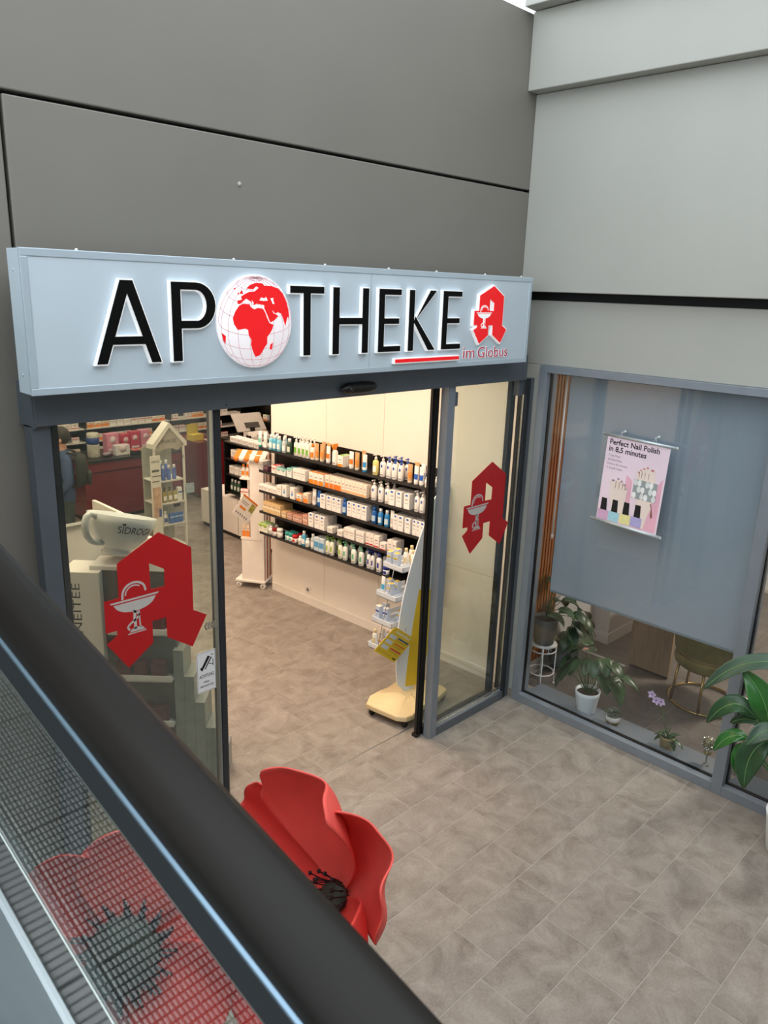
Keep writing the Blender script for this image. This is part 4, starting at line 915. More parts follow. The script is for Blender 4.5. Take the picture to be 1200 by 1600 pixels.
MB().prism(ccw([(-.20,1.42),(-.20,1.47),(0,1.70),(.20,1.47),(.20,1.42),(.14,1.38),(.07,1.41),(0,1.42),(-.07,1.41),(-.14,1.38)]), (0,.05,0), X, Z, .012).build('gable_sign', mat('gable_taupe','b3aa98',.5), ur)
text_mesh('lettering', 'URIAGE', m_ink, (-.125,.037,1.49), X, Z, .25, .045, .001, ur)
for i, z in enumerate((1.00,.70,.41)):
    s_ = MB().box((-.2,.0,z-.012), (.2,.34,z)).build('shelf_board', m_uw, ur); MB().tube([(-.2,-.012,z+.01),(.2,-.012,z+.01)], .004, 6).build('shelf_rail', m_white, s_)
MB().box((.20,-.02,.80), (.33,-.01,.93)).build('leaflet_pocket', mat('pocket_print','9fb0b8',.4,var=.3,scale=40), ur)
mb = MB()
for a in range(8): mb.tube([(.175,-.012,1.30),(.175+.025*math.cos(a*PI/4),-.012,1.30+.025*math.sin(a*PI/4))], .0028, 4)
mb.build('snowflake_mark', m_ink, ur)
PAL['ublue'] = ('4c68b0','5c78c0','f0f0f0'); WORD['ublue'] = 'violet-blue white-capped'; PAL['ugold'] = ('a8983c','c8b860','2a2a24'); WORD['ugold'] = 'amber black-pumped'; PAL['uwhite'] = ('ecebe6','3c5a9c','f0f0ee'); WORD['uwhite'] = 'white'
for i, (z, k, c, h, n) in enumerate([(1.0,'bottle','ublue',.19,4),(.70,'pump','ugold',.20,4),(.41,'bottle','uwhite',.17,2)]):
    for j in range(n): goods(ONAME[k], k, c, .07, h, (-.30-.14+.078*j,5.20+.07,z+.001), PI, f"{ORD[j]} from left {WORD[c]} bottle on {('top','middle','lowest')[i]} shelf of the house-shaped tower", 'goods on the house-shaped tower')
    if c == 'ublue':
        for j in range(3): goods('cosmetic_bottle', k, c, .07, .23, (-.30-.10+.078*j,5.20+.2,z+.001), PI, f"{ORD[j]} rear violet-blue bottle on top shelf of the house-shaped tower", 'goods on the house-shaped tower')
for j in range(3): goods('product_carton', 'box', 'blue', .06, .13, (-.30+.02+.065*j,5.26,.411), PI, f"{ORD[j]} deep blue carton on lowest shelf of the house-shaped tower", 'goods on the house-shaped tower')
goods('product_carton', 'box', 'uwhite', .06, .18, (-.30+.15,5.26,.701), PI, 'white carton right of the amber bottles on the house-shaped tower', None)

# ---- customer with backpack, back half turned, standing at the left
def person(loc, rotz):
    J = {'pel':(0,0,.93),'sp':(.01,0,1.12),'ch':(0,0,1.32),'nk':(.02,0,1.47),'hd0':(.05,0,1.56),'hd1':(.055,0,1.66),'hd2':(.03,0,1.72),
         'hl':(0,.095,.90),'kl':(.05,.10,.49),'al':(-.02,.10,.08),'tl':(.13,.11,.035),'hr':(0,-.095,.90),'kr':(.0,-.10,.49),'ar':(-.06,-.10,.08),'tr':(.09,-.12,.035),
         'sl':(0,.18,1.38),'el':(-.02,.24,1.12),'wl':(.13,.20,.98),'fl':(.19,.18,.95),'sr':(0,-.18,1.38),'er':(-.02,-.25,1.12),'wr':(.14,-.20,1.0),'fr':(.20,-.18,.98)}
    Rd = {'pel':(.155,.13),'sp':(.14,.115),'ch':(.165,.125),'nk':(.06,.06),'hd0':(.075,.08),'hd1':(.085,.1),'hd2':(.07,.08),'hl':(.095,.09),'kl':(.062,.06),'al':(.045,.045),'tl':(.04,.03),'hr':(.095,.09),'kr':(.062,.06),'ar':(.045,.045),'tr':(.04,.03),
          'sl':(.075,.07),'el':(.055,.052),'wl':(.04,.036),'fl':(.03,.022),'sr':(.075,.07),'er':(.055,.052),'wr':(.04,.036),'fr':(.03,.022)}
    E_ = [('pel','sp'),('sp','ch'),('ch','nk'),('nk','hd0'),('hd0','hd1'),('hd1','hd2'),('pel','hl'),('hl','kl'),('kl','al'),('al','tl'),('pel','hr'),('hr','kr'),('kr','ar'),('ar','tr'),('ch','sl'),('sl','el'),('el','wl'),('wl','fl'),('ch','sr'),('sr','er'),('er','wr'),('wr','fr')]
    for s, q in (('l',1),('r',-1)):
        f = Vector(J['f'+s])
        for i in range(5):
            nm = f'g{s}{i}'; d = Vector((.045-.01*abs(i-2), q*(.026-.013*i), .012 if i == 0 else -.004))
            J[nm] = tuple(f+d*.6); J[nm+'b'] = tuple(f+d*1.3+Vector((.008,0,-.012))); Rd[nm] = (.009,.009); Rd[nm+'b'] = (.007,.007)
            E_ += [('f'+s, nm), (nm, nm+'b')]
    names = list(J); me = bpy.data.meshes.new('body'); me.from_pydata([J[n] for n in names], [(names.index(a), names.index(b)) for a, b in E_], [])
    o = bpy.data.objects.new('body', me); COL.objects.link(o)
    sk = o.modifiers.new('skin', 'SKIN'); o.modifiers.new('sub', 'SUBSURF').levels = 2
    for i, n in enumerate(names):
        sv = me.skin_vertices[0].data[i]; sv.radius = Rd[n]; sv.use_root = (n == 'pel')
    bpy.context.view_layer.update()
    m2 = bpy.data.meshes.new_from_object(o.evaluated_get(bpy.context.evaluated_depsgraph_get()))
    bpy.data.objects.remove(o)
    for q in (mat('jacket_blue','3c4f70',.8,var=.12,scale=25,bump=.2), mat('trousers_grey','3a4442',.85,var=.1,scale=30), mat('skin_tone','b88a70',.55), mat('shoe_dark','24221f',.5)): m2.materials.append(q)
    for p in m2.polygons:
        c = p.center
        hand = c.x > .135 and .85 < c.z < 1.05 and abs(c.y) > .1
        p.material_index = 2 if (c.z > 1.50 or hand) else 3 if c.z < .10 else 1 if c.z < .88 else 0
        p.use_smooth = True
    b = bpy.data.objects.new('person', m2); COL.objects.link(b); b.location = loc; b.rotation_euler = (0,0,rotz)
    tag(b, 'person in blue jacket and dark trousers, backpack on, standing inside behind the left glass', 'person')
    mb = MB(); mb.sphere((.03,0,1.665), .108, 0, 16, (1.05,.92,1.08)); h = mb.build('hair', mat('hair_dark','2b2620',.7,var=.3,scale=60,stretch=(1,1,.2)), b)
    MB().sphere((.115,.03,1.635),.011,0,8).sphere((.115,-.03,1.635),.011,0,8).build('eyes', m_ink, b)
    MB().sphere((.128,0,1.605),.016,0,8,(1,.7,1.2)).build('nose', mat('skin_tone','b88a70',.55), b)
    MB().tube([(.118,-.022,1.565),(.124,0,1.563),(.118,.022,1.565)], .005, 6).build('mouth', mat('lip_tone','9c5c50',.5), b)
    MB().sphere((.035,.098,1.62),.022,0,8,(.8,.35,1.2)).sphere((.035,-.098,1.62),.022,0,8,(.8,.35,1.2)).build('ears', mat('skin_tone','b88a70',.55), b)
    bp_ = thing('backpack', 'dark olive backpack with small red patch worn by the person', 'bag', loc, rotz)
    mb = MB(); rows = []
    for i in range(11):
        z = 1.02+.44*i/10; t = (i/10-.5)*2; k = (1-abs(t)**4)**.4
        rows.append([(-.13-.10*k*max(0,math.cos(a))-.02, .155*k*math.sin(a), z) if abs(a) < PI/2 else (-.115, .155*k*math.sin(a), z) for a in [-PI+2*PI*j/18 for j in range(19)]])
    mb.grid(rows); mb.build('bag_body', mat('backpack_olive','2c2f28',.8,var=.15,scale=20), bp_)
    mb = MB(); mb.bbox((-.29,-.10,1.06), (-.23,.10,1.22), .02); mb.build('front_pocket', mat('backpack_olive','2c2f28',.8), bp_)
    MB().lathe([(.03,0),(.03,.004)], 12, M=Matrix.Translation((-.252,.02,1.33)) @ Matrix.Rotation(-PI/2, 4, 'Y')).build('red_patch', mat('patch_red','b8402c',.6), bp_)
    for s in (-1,1): MB().tube([(-.13,s*.09,1.44),(-.04,s*.11,1.475),(.09,s*.12,1.38),(.10,s*.13,1.22),(-.02,s*.15,1.08),(-.12,s*.12,1.05)], .016, 6).build('strap', mat('backpack_strap','1f211d',.8), bp_)
person((-1.50,5.55,0), 2.75)

# ---- white gondola with divider panels, near the left glass
go = thing('display_gondola', 'white gondola shelf with divider panel behind the giant cup', 'shelf', (-2.9,2.0,0))
MB().box((-1.2,0,.12), (.34,.03,1.67)).build('back_panel', m_warmwhite, go, bevel=.003)
MB().box((.34,-.32,.12), (.37,.52,1.70)).build('side_panel', m_warmwhite, go, bevel=.003)
MB().box((-1.2,-.02,1.67), (.34,.05,1.685)).build('top_rail', mat('gondola_grey','8a8a84',.5), go)
MB().box((-1.2,-.36,0), (.34,.5,.12)).build('plinth', m_warmwhite, go, bevel=.003)
for z in (.5,.9,1.30): MB().box((-1.2,-.33,z-.02), (.34,0,z)).build('shelf_board', mat('gondola_shelf','9aa0a8',.4), go, bevel=.002)
MB().box((.12,-.003,1.50), (.26,.0,1.63)).build('price_card', mat('card_brick','b05a44',.5), go)
for i in range(6):
    goods('product_carton', 'lowbox', 'violet' if False else 'plum', .12, .075, (-3.9+.16*i,1.82,1.301), PI, f"{ORD[i]} from left dark violet carton on the top board of the white gondola", 'violet cartons on the gondola')
for i in range(4):
    goods('product_carton', 'lowbox', 'redwhite', .085, .10, (-2.46+.0*i,1.80+.12*i,1.4415), -PI/2, f"{ORD[i]} from front white red-based carton beside the gondola divider", 'red-based cartons by the divider')
MB().box((.37,-.32,1.40), (.55,.42,1.44)).build('side_ledge', m_warmwhite, go, bevel=.002)

# ---- herbal tea column with the giant cup on it
tc_ = thing('tea_display_column', 'white and grey-green herbal tea column carrying the giant cup', 'display stand', (-3.16,1.36,0), -PI/4)
m_gg = mat('column_grey_green','5c6460',.5,var=.06)
MB().box((-.13,-.11,0), (.13,.13,1.58)).build('column', m_warmwhite, tc_, bevel=.004)
text_mesh('lettering', 'ARZNEITEE', m_ink, (-.005,-.111,.90), Z, -X, .60, .055, .0008, tc_, bold=-.005)
MB().box((.13,-.05,.0), (.62,.16,1.58)).build('grey_body', m_gg, tc_, bevel=.004)
for z in (.45,.80,1.15):
    t_ = MB().box((.18,-.16,z), (.60,-.05,z+.012)).box((.18,-.16,z), (.60,-.152,z+.05)).build('tray', m_warmwhite, tc_, bevel=.002)
    for j in range(3): MB().bbox((.22+.12*j,-.145,z+.012), (.31+.12*j,-.07,z+.14), .002).build('tea_carton', mat('tea_carton_wine','5a2c30',.5,var=.2,scale=20), t_)
for i in range(5):
    MB().box((.60+.07*i,-.10,.0), (.67+.07*i,.12,1.02-.20*i)).build('leaflet_step', mat('acrylic_grey','8f948f',.25,var=.1), tc_, bevel=.003)
MB().box((.05,-.06,1.58), (.40,.15,1.61)).build('top_plate', m_warmwhite, tc_, bevel=.003)
cu = thing('giant_cup', 'oversized white display cup lettered SIDROGA on the tea column', 'cup', (-2.96,1.30,1.611), -PI/4)
m_cup = mat('cup_porcelain','d9dcdc',.2,var=.01)
TM = Matrix.Translation((.0,0,.03)) @ Matrix.Rotation(-.27, 4, 'X') @ Matrix.Rotation(.12, 4, 'Y')
MB().lathe([(.0001,.0),(.10,.0),(.105,.02),(.085,.035),(.12,.06),(.185,.13),(.222,.21),(.235,.275),(.228,.278),(.212,.21),(.175,.14),(.10,.07),(.0001,.06)], 36, M=TM).build('bowl', m_cup, cu)
MB().tube([TM @ Vector(p) for p in [(-.5*q,-.866*q,z) for q, z in ((.20,.235),(.235,.262),(.27,.268),(.297,.245),(.302,.205),(.294,.16),(.27,.118),(.23,.085),(.18,.075),(.13,.078))]], [.018,.02,.022,.023,.024,.023,.022,.02,.019,.018], 12).build('handle', m_cup, cu)
mb = MB()
o = text_mesh('lettering', 'SIDROGA', m_ink, (0,0,0), X, Z, .25, .048, 0, cu)
for v in o.data.vertices:   # wrap the lettering round the bowl
    z = .165+v.co.z; a = -PI/2+.25+v.co.x/.205; prof = [(.06,.12),(.13,.185),(.21,.222),(.275,.235)]
    r_ = .2
    for (za, ra), (zb_, rb) in zip(prof, prof[1:]):
        if za <= z <= zb_: r_ = ra+(rb-ra)*(z-za)/(zb_-za)
    v.co = TM @ Vector(((r_+.002)*math.cos(a), (r_+.002)*math.sin(a), z))
mb = MB()
for s in (-1,1):
    c0 = TM @ Vector((.222*math.cos(-PI/2+.43), .222*math.sin(-PI/2+.43), .218))
    d_ = Vector((.012*s,-.002,.018))
    mb.add([c0+Vector((0,-.003,0)), c0+d_*.5+Vector((.006*s,-.004,-.004)), c0+d_+Vector((0,-.004,.004)), c0+d_*.4+Vector((-.005*s,-.004,.008))], [(0,1,2,3)])
mb.build('leaf_mark', m_ink, cu)

# ================================================================== TRAVELATOR WITH HANDRAIL
CX, CY, CZ = -5.281, -3.5657, 3.4747
SL = .19; PIT = math.atan(SL)
tv = thing('moving_walkway', 'inclined moving walkway with glass balustrade and black handrail in the foreground', 'moving walkway', (CX-.24,-4.0,0), world=True)
ya, yb_ = -9.6, 2.2
def sweep(poly, name, m, mirror=False, smooth=False, y0=ya, y1=yb_, parent=tv, n=1):
    poly = [((-.48-p[0]) if mirror else p[0], p[1]) for p in poly]
    k = len(poly); vs = []; ys = [y0+(y1-y0)*i/n for i in range(n+1)]
    for y in ys: vs += [(CX+p[0], y, CZ+p[1]+SL*(y-CY)) for p in poly]
    fs = []
    for i in range(n):
        for j in range(k): fs.append((i*k+j, i*k+(j+1) % k, (i+1)*k+(j+1) % k, (i+1)*k+j))
    A = sum(poly[i][0]*poly[(i+1) % k][1]-poly[(i+1) % k][0]*poly[i][1] for i in range(k))
    fs += [tuple(reversed(range(k))), tuple(range(n*k, (n+1)*k))]
    if A > 0: fs = [tuple(reversed(f)) for f in fs]
    mb = MB(); mb.add(vs, fs, 0, smooth); return mb.build(name, m, parent)
m_rub = mat('handrail_rubber', '15110e', .45, var=.25, scale=2, spec=.22, stretch=(6,.4,6))
m_prof = mat('rail_profile_dark', '1b1e23', .45, .2)
hr = [(.318,-.655),(.319,-.643),(.324,-.634),(.333,-.628),(.346,-.6255),(.360,-.6245),(.374,-.6255),(.387,-.628),(.396,-.634),(.401,-.643),(.402,-.655),(.398,-.663),(.390,-.666),(.330,-.666),(.322,-.663)]
m_skirt = mat('skirt_steel', 'c2ccd2', .35, .85, var=.05, scale=20, stretch=(1,.02,1))
m_deck = mat('deck_brushed', 'b4b4b0', .10, .95, var=.05, scale=20, stretch=(1,.02,1))
for mir in (False, True):
    sweep(hr, 'handrail', m_rub, mir, True)
    sweep([(.333,-.666),(.387,-.666),(.387,-.735),(.333,-.735)], 'rail_profile', m_prof, mir)
    sweep([(.330,-.694),(.334,-.690),(.334,-.702),(.330,-.698)], 'profile_highlight', mat('profile_highlight_blue','7d95a8',.25,.8), mir)  # blue tint paints in the highlight along the metal profile
    sweep([(.343,-.735),(.377,-.735),(.377,-.772),(.343,-.772)], 'glass_clamp', m_prof, mir)
    sweep([(.343,-.770),(.3445,-.770),(.3445,-.774),(.343,-.774)], 'clamp_edge', mat('clamp_edge_pale','8a938f',.4,.3), mir)
    sweep([(.355,-.770),(.367,-.770),(.367,-1.33),(.355,-1.33)], 'glass_panel', m_glass3, mir)
    sweep([(.352,-1.168),(.354,-1.168),(.354,-1.34),(.352,-1.34)], 'inner_deck', m_deck, mir)
    sweep([(.345,-1.34),(.40,-1.34),(.40,-1.62),(.285,-1.62)], 'skirt_panel', m_skirt, mir)
    k = .40
    sweep([(.40,-1.38),(.42,-1.38),(.42,-2.3),(.40,-2.3)], 'outer_cladding', m_alu_lt, mir)
sweep([(-.86,-1.75),(.40,-1.75),(.40,-2.3),(-.86,-2.3)], 'truss_case', m_alu_dk)
# ribbed pallets
mb = MB(); mb.box((-.53,-.199,-.03), (.53,.199,-.008))
npx, npy = 100, 19; px = 1.04/npx; py = .396/npy
for i in range(npx):
    for j in range(npy):
        if (i+j) % 1 == 0:
            x = -.52+px*(i+.5); y = -.198+py*(j+.5)
            hx, hy = px*.30, py*.42
            mb.add([(x-hx,y-hy,-.008),(x+hx,y-hy,-.008),(x+hx,y+hy,-.008),(x-hx,y+hy,-.008),(x-hx*.7,y-hy*.9,0),(x+hx*.7,y-hy*.9,0),(x+hx*.7,y+hy*.9,0),(x-hx*.7,y+hy*.9,0)], [(4,5,6,7),(0,1,5,4),(1,2,6,5),(2,3,7,6),(3,0,4,7)], 1)
pal = mb.mesh('pallet', [mat('pallet_groove','17181a',.7), mat('pallet_rib_aluminium','b4b6b6',.35,.6)])
y = -8.8
while y < 1.6:
    o = bpy.data.objects.new('pallet', pal); COL.objects.link(o); o.parent = tv; o.matrix_parent_inverse = ROOTM[tv.name].inverted()
    o.location = (CX-.24, y, CZ-1.56+SL*(y-CY)); o.rotation_euler = (PIT,0,0); y += .4*math.cos(PIT)
# posts that carry the walkway
for y in (-8.5,-5.5,-2.0,1.6):
    MB().box((CX-.34,y-.1,0), (CX-.14,y+.1,CZ-2.28+SL*(y-CY))).build('support_post', m_alu_dk, tv)

# ================================================================== GIANT POPPIES
RV, UV, BV = Vector((.7066,-.7068,.0333)), Vector((.1735,.2187,.9602)), Vector((-.686,-.6727,.2772))
m_pet = mat('petal_red', 'f05a50', .65, var=.10, scale=5, bump=.08, bscale=14)
m_pet2 = mat('petal_deep_red', 'e8483f', .65, var=.10, scale=5)
m_pod = mat('poppy_pod', '3c4238', .7, var=.3, scale=30); m_stam = mat('stamen_black', '14121a', .6)
m_stem = mat('stem_green', '3f6a34', .6, var=.1)
def poppy(label, c, nrm, spin, Rr_, cup, petals, foot, ps):
    n = nrm.normalized(); a = n.cross(Z); a = a.normalized() if a.length > .1 else X.copy(); b = n.cross(a)
    foot = foot or (c.x-n.x*.10, c.y-n.y*.10)
    r = thing('giant_poppy', label, 'decoration', (foot[0],foot[1],0), world=True)
    for j, (phi, hw, lay, sc, cf) in enumerate(petals):
        rows = []
        for i in range(15):
            t = .04+.96*i/14; row = []
            for k in range(17):
                s = -1+2*k/16
                ww = hw*(1.0-.25*t**3)
                th = spin+phi+s*ww
                edge = 1-.16*abs(s)**2.5
                rho = Rr_*sc*t*edge
                h = Rr_*(cup*cf*t**1.5)+lay*.02+Rr_*(.075*t*t*math.sin(4.5*s+j*1.7+3*t)+.035*t**3*math.sin(10*s+j))
                # cup: far petals curl over
                rho *= (1-.22*cf*t*t)
                row.append(tuple(c+a*(rho*math.cos(th))+b*(rho*math.sin(th))+n*h))
            rows.append(row)
        MB().grid(rows).build('petal', m_pet if j % 2 == 0 else m_pet2, r, thick=.006, subsurf=1)
    pr_ = [(.0001,-.02*ps)]+[(q*ps*Rr_/.4, z*ps) for q, z in ((.075,0),(.095,.05),(.09,.09),(.06,.11))]+[(.0001,.12*ps)]
    rot = Matrix((a,b,n)).transposed().to_4x4(); MM = Matrix.Translation(c) @ rot
    MB().lathe(pr_, 20, M=MM).build('seed_pod', m_pod, r)
    mb = MB()
    for i in range(240 if ps > .8 else 26):
        th = i*2.39996; q = (.06+.085*((i % 9)/9))*(1 if ps > .8 else .62); hh = .05+.05*random.random()+(.05 if ps < .8 else 0)
        p0 = MM @ Vector((.05*math.cos(th),.05*math.sin(th),.0)); p1 = MM @ Vector((q*math.cos(th)*Rr_/.4,q*math.sin(th)*Rr_/.4,hh))
        mb.tube([p0, (p0+p1)/2+n*.012, p1], .0025, 4); mb.sphere(p1, .005 if ps > .8 else .0085, 0, 6)
    mb.build('stamens', m_stam, r)
    f = Vector((foot[0],foot[1],0))
    k0 = c-n*.10; MB().tube([c-n*.01, c-n*.06-Z*.02, k0-Z*.09, k0-Z*.3, f+Z*.02], .016, 10).build('stem', m_stem, r)
    MB().lathe([(.16,0),(.16,.015),(.15,.02),(.02,.025)], 24, (foot[0],foot[1],0)).build('foot_plate', m_alu_dk, r)
C3 = Vector((CX,CY,CZ))
poppy('giant red poppy with dark centre seen through the walkway glass', C3+Vector((1,2.235,-2.37))*.86, RV*.20+UV*.28+BV*.95, .35, .47, .30,
      [(.0,.80,0,1.0,1),(2.1,.82,0,1.0,1),(4.2,.80,0,1.02,1),(1.05,.72,-1,1.05,.9),(3.15,.74,-1,1.0,.9),(5.25,.74,-1,1.02,.9)], None, 1)
poppy('giant red poppy flower rising behind the black handrail', C3+Vector((1,1.085,-1.355))*1.56, RV*-.60+UV*.30+BV*.70, .75, .54, .66,
      [(.0,.80,0,1.0,1),(2.1,.82,0,1.0,1),(4.2,.80,0,1.0,1),(1.05,.72,-1,1.05,.8),(3.15,.74,-1,1.0,.8),(5.25,.74,-1,1.0,.8)], None, .45)

# ================================================================== NAIL SALON
m_blind = mat('blind_blue_grey', 'a2aeb7', .7, var=.02, scale=60)
bl = thing('roller_blind', 'large blue-grey roller blind hanging in the salon window', 'blind', (.15,-1.05,1.04), world=True)
MB().box((.149,-1.835,1.05), (.152,-.262,2.90)).build('fabric', m_blind, bl)
MB().box((.144,-1.835,1.035), (.158,-.262,1.055)).build('bottom_bar', mat('blind_bar','7d8a92',.5), bl, bevel=.003)
MB().tube([(.16,-1.86,2.92),(.16,-.24,2.92)], .03, 14).build('roller_tube', m_alu_lt, bl)
rd = thing('blind_rod', 'thin white wand hanging at the left edge of the roller blind', 'rod', (.13,-.20,1.5), world=True)
MB().tube([(.16,-.225,2.88),(.16,-.225,1.52)], .007, 8).build('wand', m_white, rd); MB().lathe([(.009,1.50),(.010,1.53),(.004,1.545)], 8, (.16,-.225,0)).build('end_knob', m_white, rd)
ws = thing('wood_slat_panel', 'orange-brown vertical wood slats left of the blind inside the salon', 'panel', (.6,.07,.2), world=True)
m_wood = mat('oak_slat', 'a2602c', .5, var=.2, scale=8, stretch=(6,6,.5))
MB().box((.42,.085,.15), (.80,.098,2.95)).build('felt_back', mat('felt_dark','2b1f18',.9), ws)
for i in range(8): MB().box((.43+.046*i,.045,.15), (.458+.046*i,.085,2.95)).build('slat', m_wood, ws, bevel=.002)

# poster
PX = -.02
po = thing('poster', 'pink nail polish poster with two feet hanging on rails before the blind', 'poster', (PX,-.97,1.80), world=True)
ptl, ptr, pbl, pbr = Vector((-.73,2.475)), Vector((-1.225,2.455)), Vector((-.708,1.825)), Vector((-1.20,1.805))
def pq(p, q):
    t = ptl.lerp(ptr, p); b = pbl.lerp(pbr, p); v = t.lerp(b, q); return (-v.x, v.y)       # horizontal axis along -y
def pprism(name, pts, m, lay, t=.0006, parent=None):
    return MB().prism(ccw([pq(*a) for a in pts]), (PX-.0012*lay,0,0), -Y, Z, t).build(name, m, parent or po)
# prism normal: (-Y) x Z = -X, towards the hall
pprism('sheet', [(0,0),(1,0),(1,1),(0,1)], mat('poster_pink','efdcea',.35,var=.06,scale=4), 0, .0012)
pprism('pink_field', [(.62,.98),(.97,.98),(.97,.35),(.80,.55),(.70,.75)], mat('poster_rose','eab4c8',.4,var=.08,scale=5), 1.2)
pprism('pink_field', [(.36,.98),(.52,.98),(.5,.45),(.40,.40)], mat('poster_rose','eab4c8',.4,var=.08,scale=5), 1.2)
m_foot = mat('print_skin','f0e0d8',.4,var=.04,scale=6); m_sh = mat('print_shadow_brown','8c5c50',.5,var=0)
def ell(cx_, cy_, rx, ry, rot=0, n=14): return [(cx_+rx*math.cos(a)*math.cos(rot)-ry*math.sin(a)*math.sin(rot)*.75, cy_+(rx*math.cos(a)*math.sin(rot)/.75+ry*math.sin(a)*math.cos(rot))) for a in [2*PI*k/n for k in range(n)]]
pprism('left_foot', [(.16,.56),(.20,.53),(.38,.55),(.44,.60),(.44,.70),(.42,.80),(.44,.97),(.24,.97),(.22,.80),(.17,.68)], m_foot, 2.0)
for i, (x, y, rx, ry) in enumerate([(.195,.53,.05,.05),(.275,.50,.032,.05),(.335,.52,.03,.05),(.385,.55,.028,.045),(.425,.59,.024,.04)]):
    pprism('toe', ell(x,y,rx,ry,.1), m_foot, 2.6); pprism('toenail', ell(x,y-ry*.62,rx*.5,ry*.22), mat('nail_violet','8c84a8',.3), 3.0)
for x_ in (.245,.305,.36,.405): pprism('toe_gap', [(x_-.004,.49+.1*(x_-.2)),(x_+.004,.49+.1*(x_-.2)),(x_+.002,.585),(x_-.002,.585)], m_sh, 3.2)
for x_ in (.595,.635,.685,.745): pprism('toe_gap', [(x_-.004,.33),(x_+.004,.33),(x_+.002,.40),(x_-.002,.40)], m_sh, 3.2)
pprism('right_foot', [(.60,.62),(.84,.62),(.86,.70),(.82,.80),(.78,.97),(.66,.97),(.64,.80)], m_foot, 2.0)
for i, (x, y, rx, ry) in enumerate([(.79,.32,.05,.06),(.71,.30,.032,.055),(.655,.315,.03,.05),(.61,.335,.026,.045),(.575,.36,.022,.04)]):
    pprism('toe', ell(x,y,rx,ry,-.1), m_foot, 2.2); pprism('toenail', ell(x,y-ry*.62,rx*.5,ry*.2), mat('nail_rose','c87888',.3), 2.7)
pprism('foot_top', [(.56,.34),(.85,.34),(.86,.45),(.57,.45)], m_foot, 2.0)
pprism('ankle_shadow', [(.83,.66),(.85,.66),(.90,.80),(.88,.83),(.86,.80),(.86,.72)], m_sh, 2.3)
mj = [mat('jewel_pale','dfe6e6',.2), mat('jewel_grey','9aa4a6',.2), mat('jewel_white','f4f6f6',.15)]
pprism('jewel_band', [(.53,.42),(.90,.42),(.90,.64),(.53,.64)], mj[1], 2.9)
for iy in range(3):
    for ix in range(6): pprism('jewel', ell(.56+.062*ix,.455+.075*iy,.033,.04,0,8), mj[(ix*2+iy) % 3], 3.4)
for i, (x, cc) in enumerate(((.10,'d8b0d2'),(.285,'a8d8e8'),(.475,'ece6a4'),(.66,'b4aee0'))):
    y0 = .87-.005*i
    pprism('polish_bottle', [(x-.085,y0),(x+.085,y0),(x+.085,y0+.115),(x-.085,y0+.115)], mat('polish_'+cc,cc,.25,var=.05,scale=30), 3.6)
    pprism('bottle_cap', [(x-.045,y0-.145),(x+.04,y0-.145),(x+.055,y0),(x-.05,y0)], m_ink, 4.0)
def ptext(s, p, q, w, h, bold, m):
    o_ = pq(p, q); ex = (Vector((ptr.x,ptr.y))-Vector((ptl.x,ptl.y))); exv = Vector((0,ex.x,ex.y)).normalized(); ez = Vector((0,(ptl-pbl).x,(ptl-pbl).y)).normalized()
    text_mesh('lettering', s, m, (PX-.0018,-o_[0],o_[1]), exv, ez, w, h, .0004, po, bold=bold)
m_tx = mat('poster_text','17151c',.5,var=0); m_tg = mat('poster_small_text','7a7484',.5,var=0)
ptext('Perfect Nail Polish', .05, .085, .395, .040, .02, m_tx); ptext('in 8,5 minutes', .05, .165, .30, .040, .02, m_tx)
for i, s in enumerate(('7 Day Wear','Gel-like Shine','Dries in 8,5 minutes','3 Simple Steps')): ptext(s, .055, .225+.048*i, (.10,.115,.165,.125)[i], .015, .0, m_tg)
for a, b in (((-.695,2.487),(-1.272,2.465)), ((-.664,1.822),(-1.238,1.795))):
    rl = MB().tube([(PX-.002,a[0],a[1]),(PX-.002,b[0],b[1])], .0115, 12).build('hanging_rail', mat('rail_silver','c3cbce',.3,.5), po)
    for e in (a, b): MB().sphere((PX-.002,e[0],e[1]),.012,0,8,(1,.5,1)).build('rail_cap', m_white, rl)
for y_ in (-.835,-1.10):
    MB().tube([(PX-.002,y_-.012,2.48),(PX+.01,y_,2.515),(PX-.002,y_+.012,2.48)], .0022, 6).build('hook', m_white, po)
    MB().lathe([(.014,0),(.010,.012),(.004,.02)], 10, M=Matrix.Translation((.04,y_,2.513)) @ Matrix.Rotation(-PI/2, 4, 'Y')).build('suction_cup', mat('suction_clear','c8d0d2',.2), po)
    MB().tube([(.02,y_,2.513),(PX-.002,y_,2.513)], .003, 6).build('peg', m_white, po)

# ---- leaves
def leaf(base, az, pitch, L_, W_, droop, name, m, parent, shape='ovate', fold=.25, wave=0., n=9):
    """blade as a bent sheet, midrib from base along azimuth az, starting at angle pitch, drooping"""
    p = Vector(base); rows = []; ang = pitch; side = Vector((-math.sin(az), math.cos(az), 0))
    for i in range(n+1):
        t = i/n
        if shape == 'heart': w = W_*(.95*(1-t)**.75*(t+.10)**.30*1.35) if t < 1 else .0005
        elif shape == 'lance': w = W_*(math.sin(PI*min(.999,(t*.97+.02)))**.8)
        else: w = W_*(math.sin(PI*min(.999,t**.8*.98+.015))**.75)
        d = Vector((math.cos(az)*math.cos(ang), math.sin(az)*math.cos(ang), math.sin(ang))); up = side.cross(d)*-1
        if up.z < 0 and abs(ang) < 1.5: up = -up
        rows.append([tuple(p+side*(w*s)+up*(abs(s)*w*fold)+up*(wave*math.sin(6*t+3*s))) for s in (-1,-.55,0,.55,1)])
        p = p+d*(L_/n); ang -= droop/n
    return MB().grid(rows).build(name, m, parent, thick=.0016)
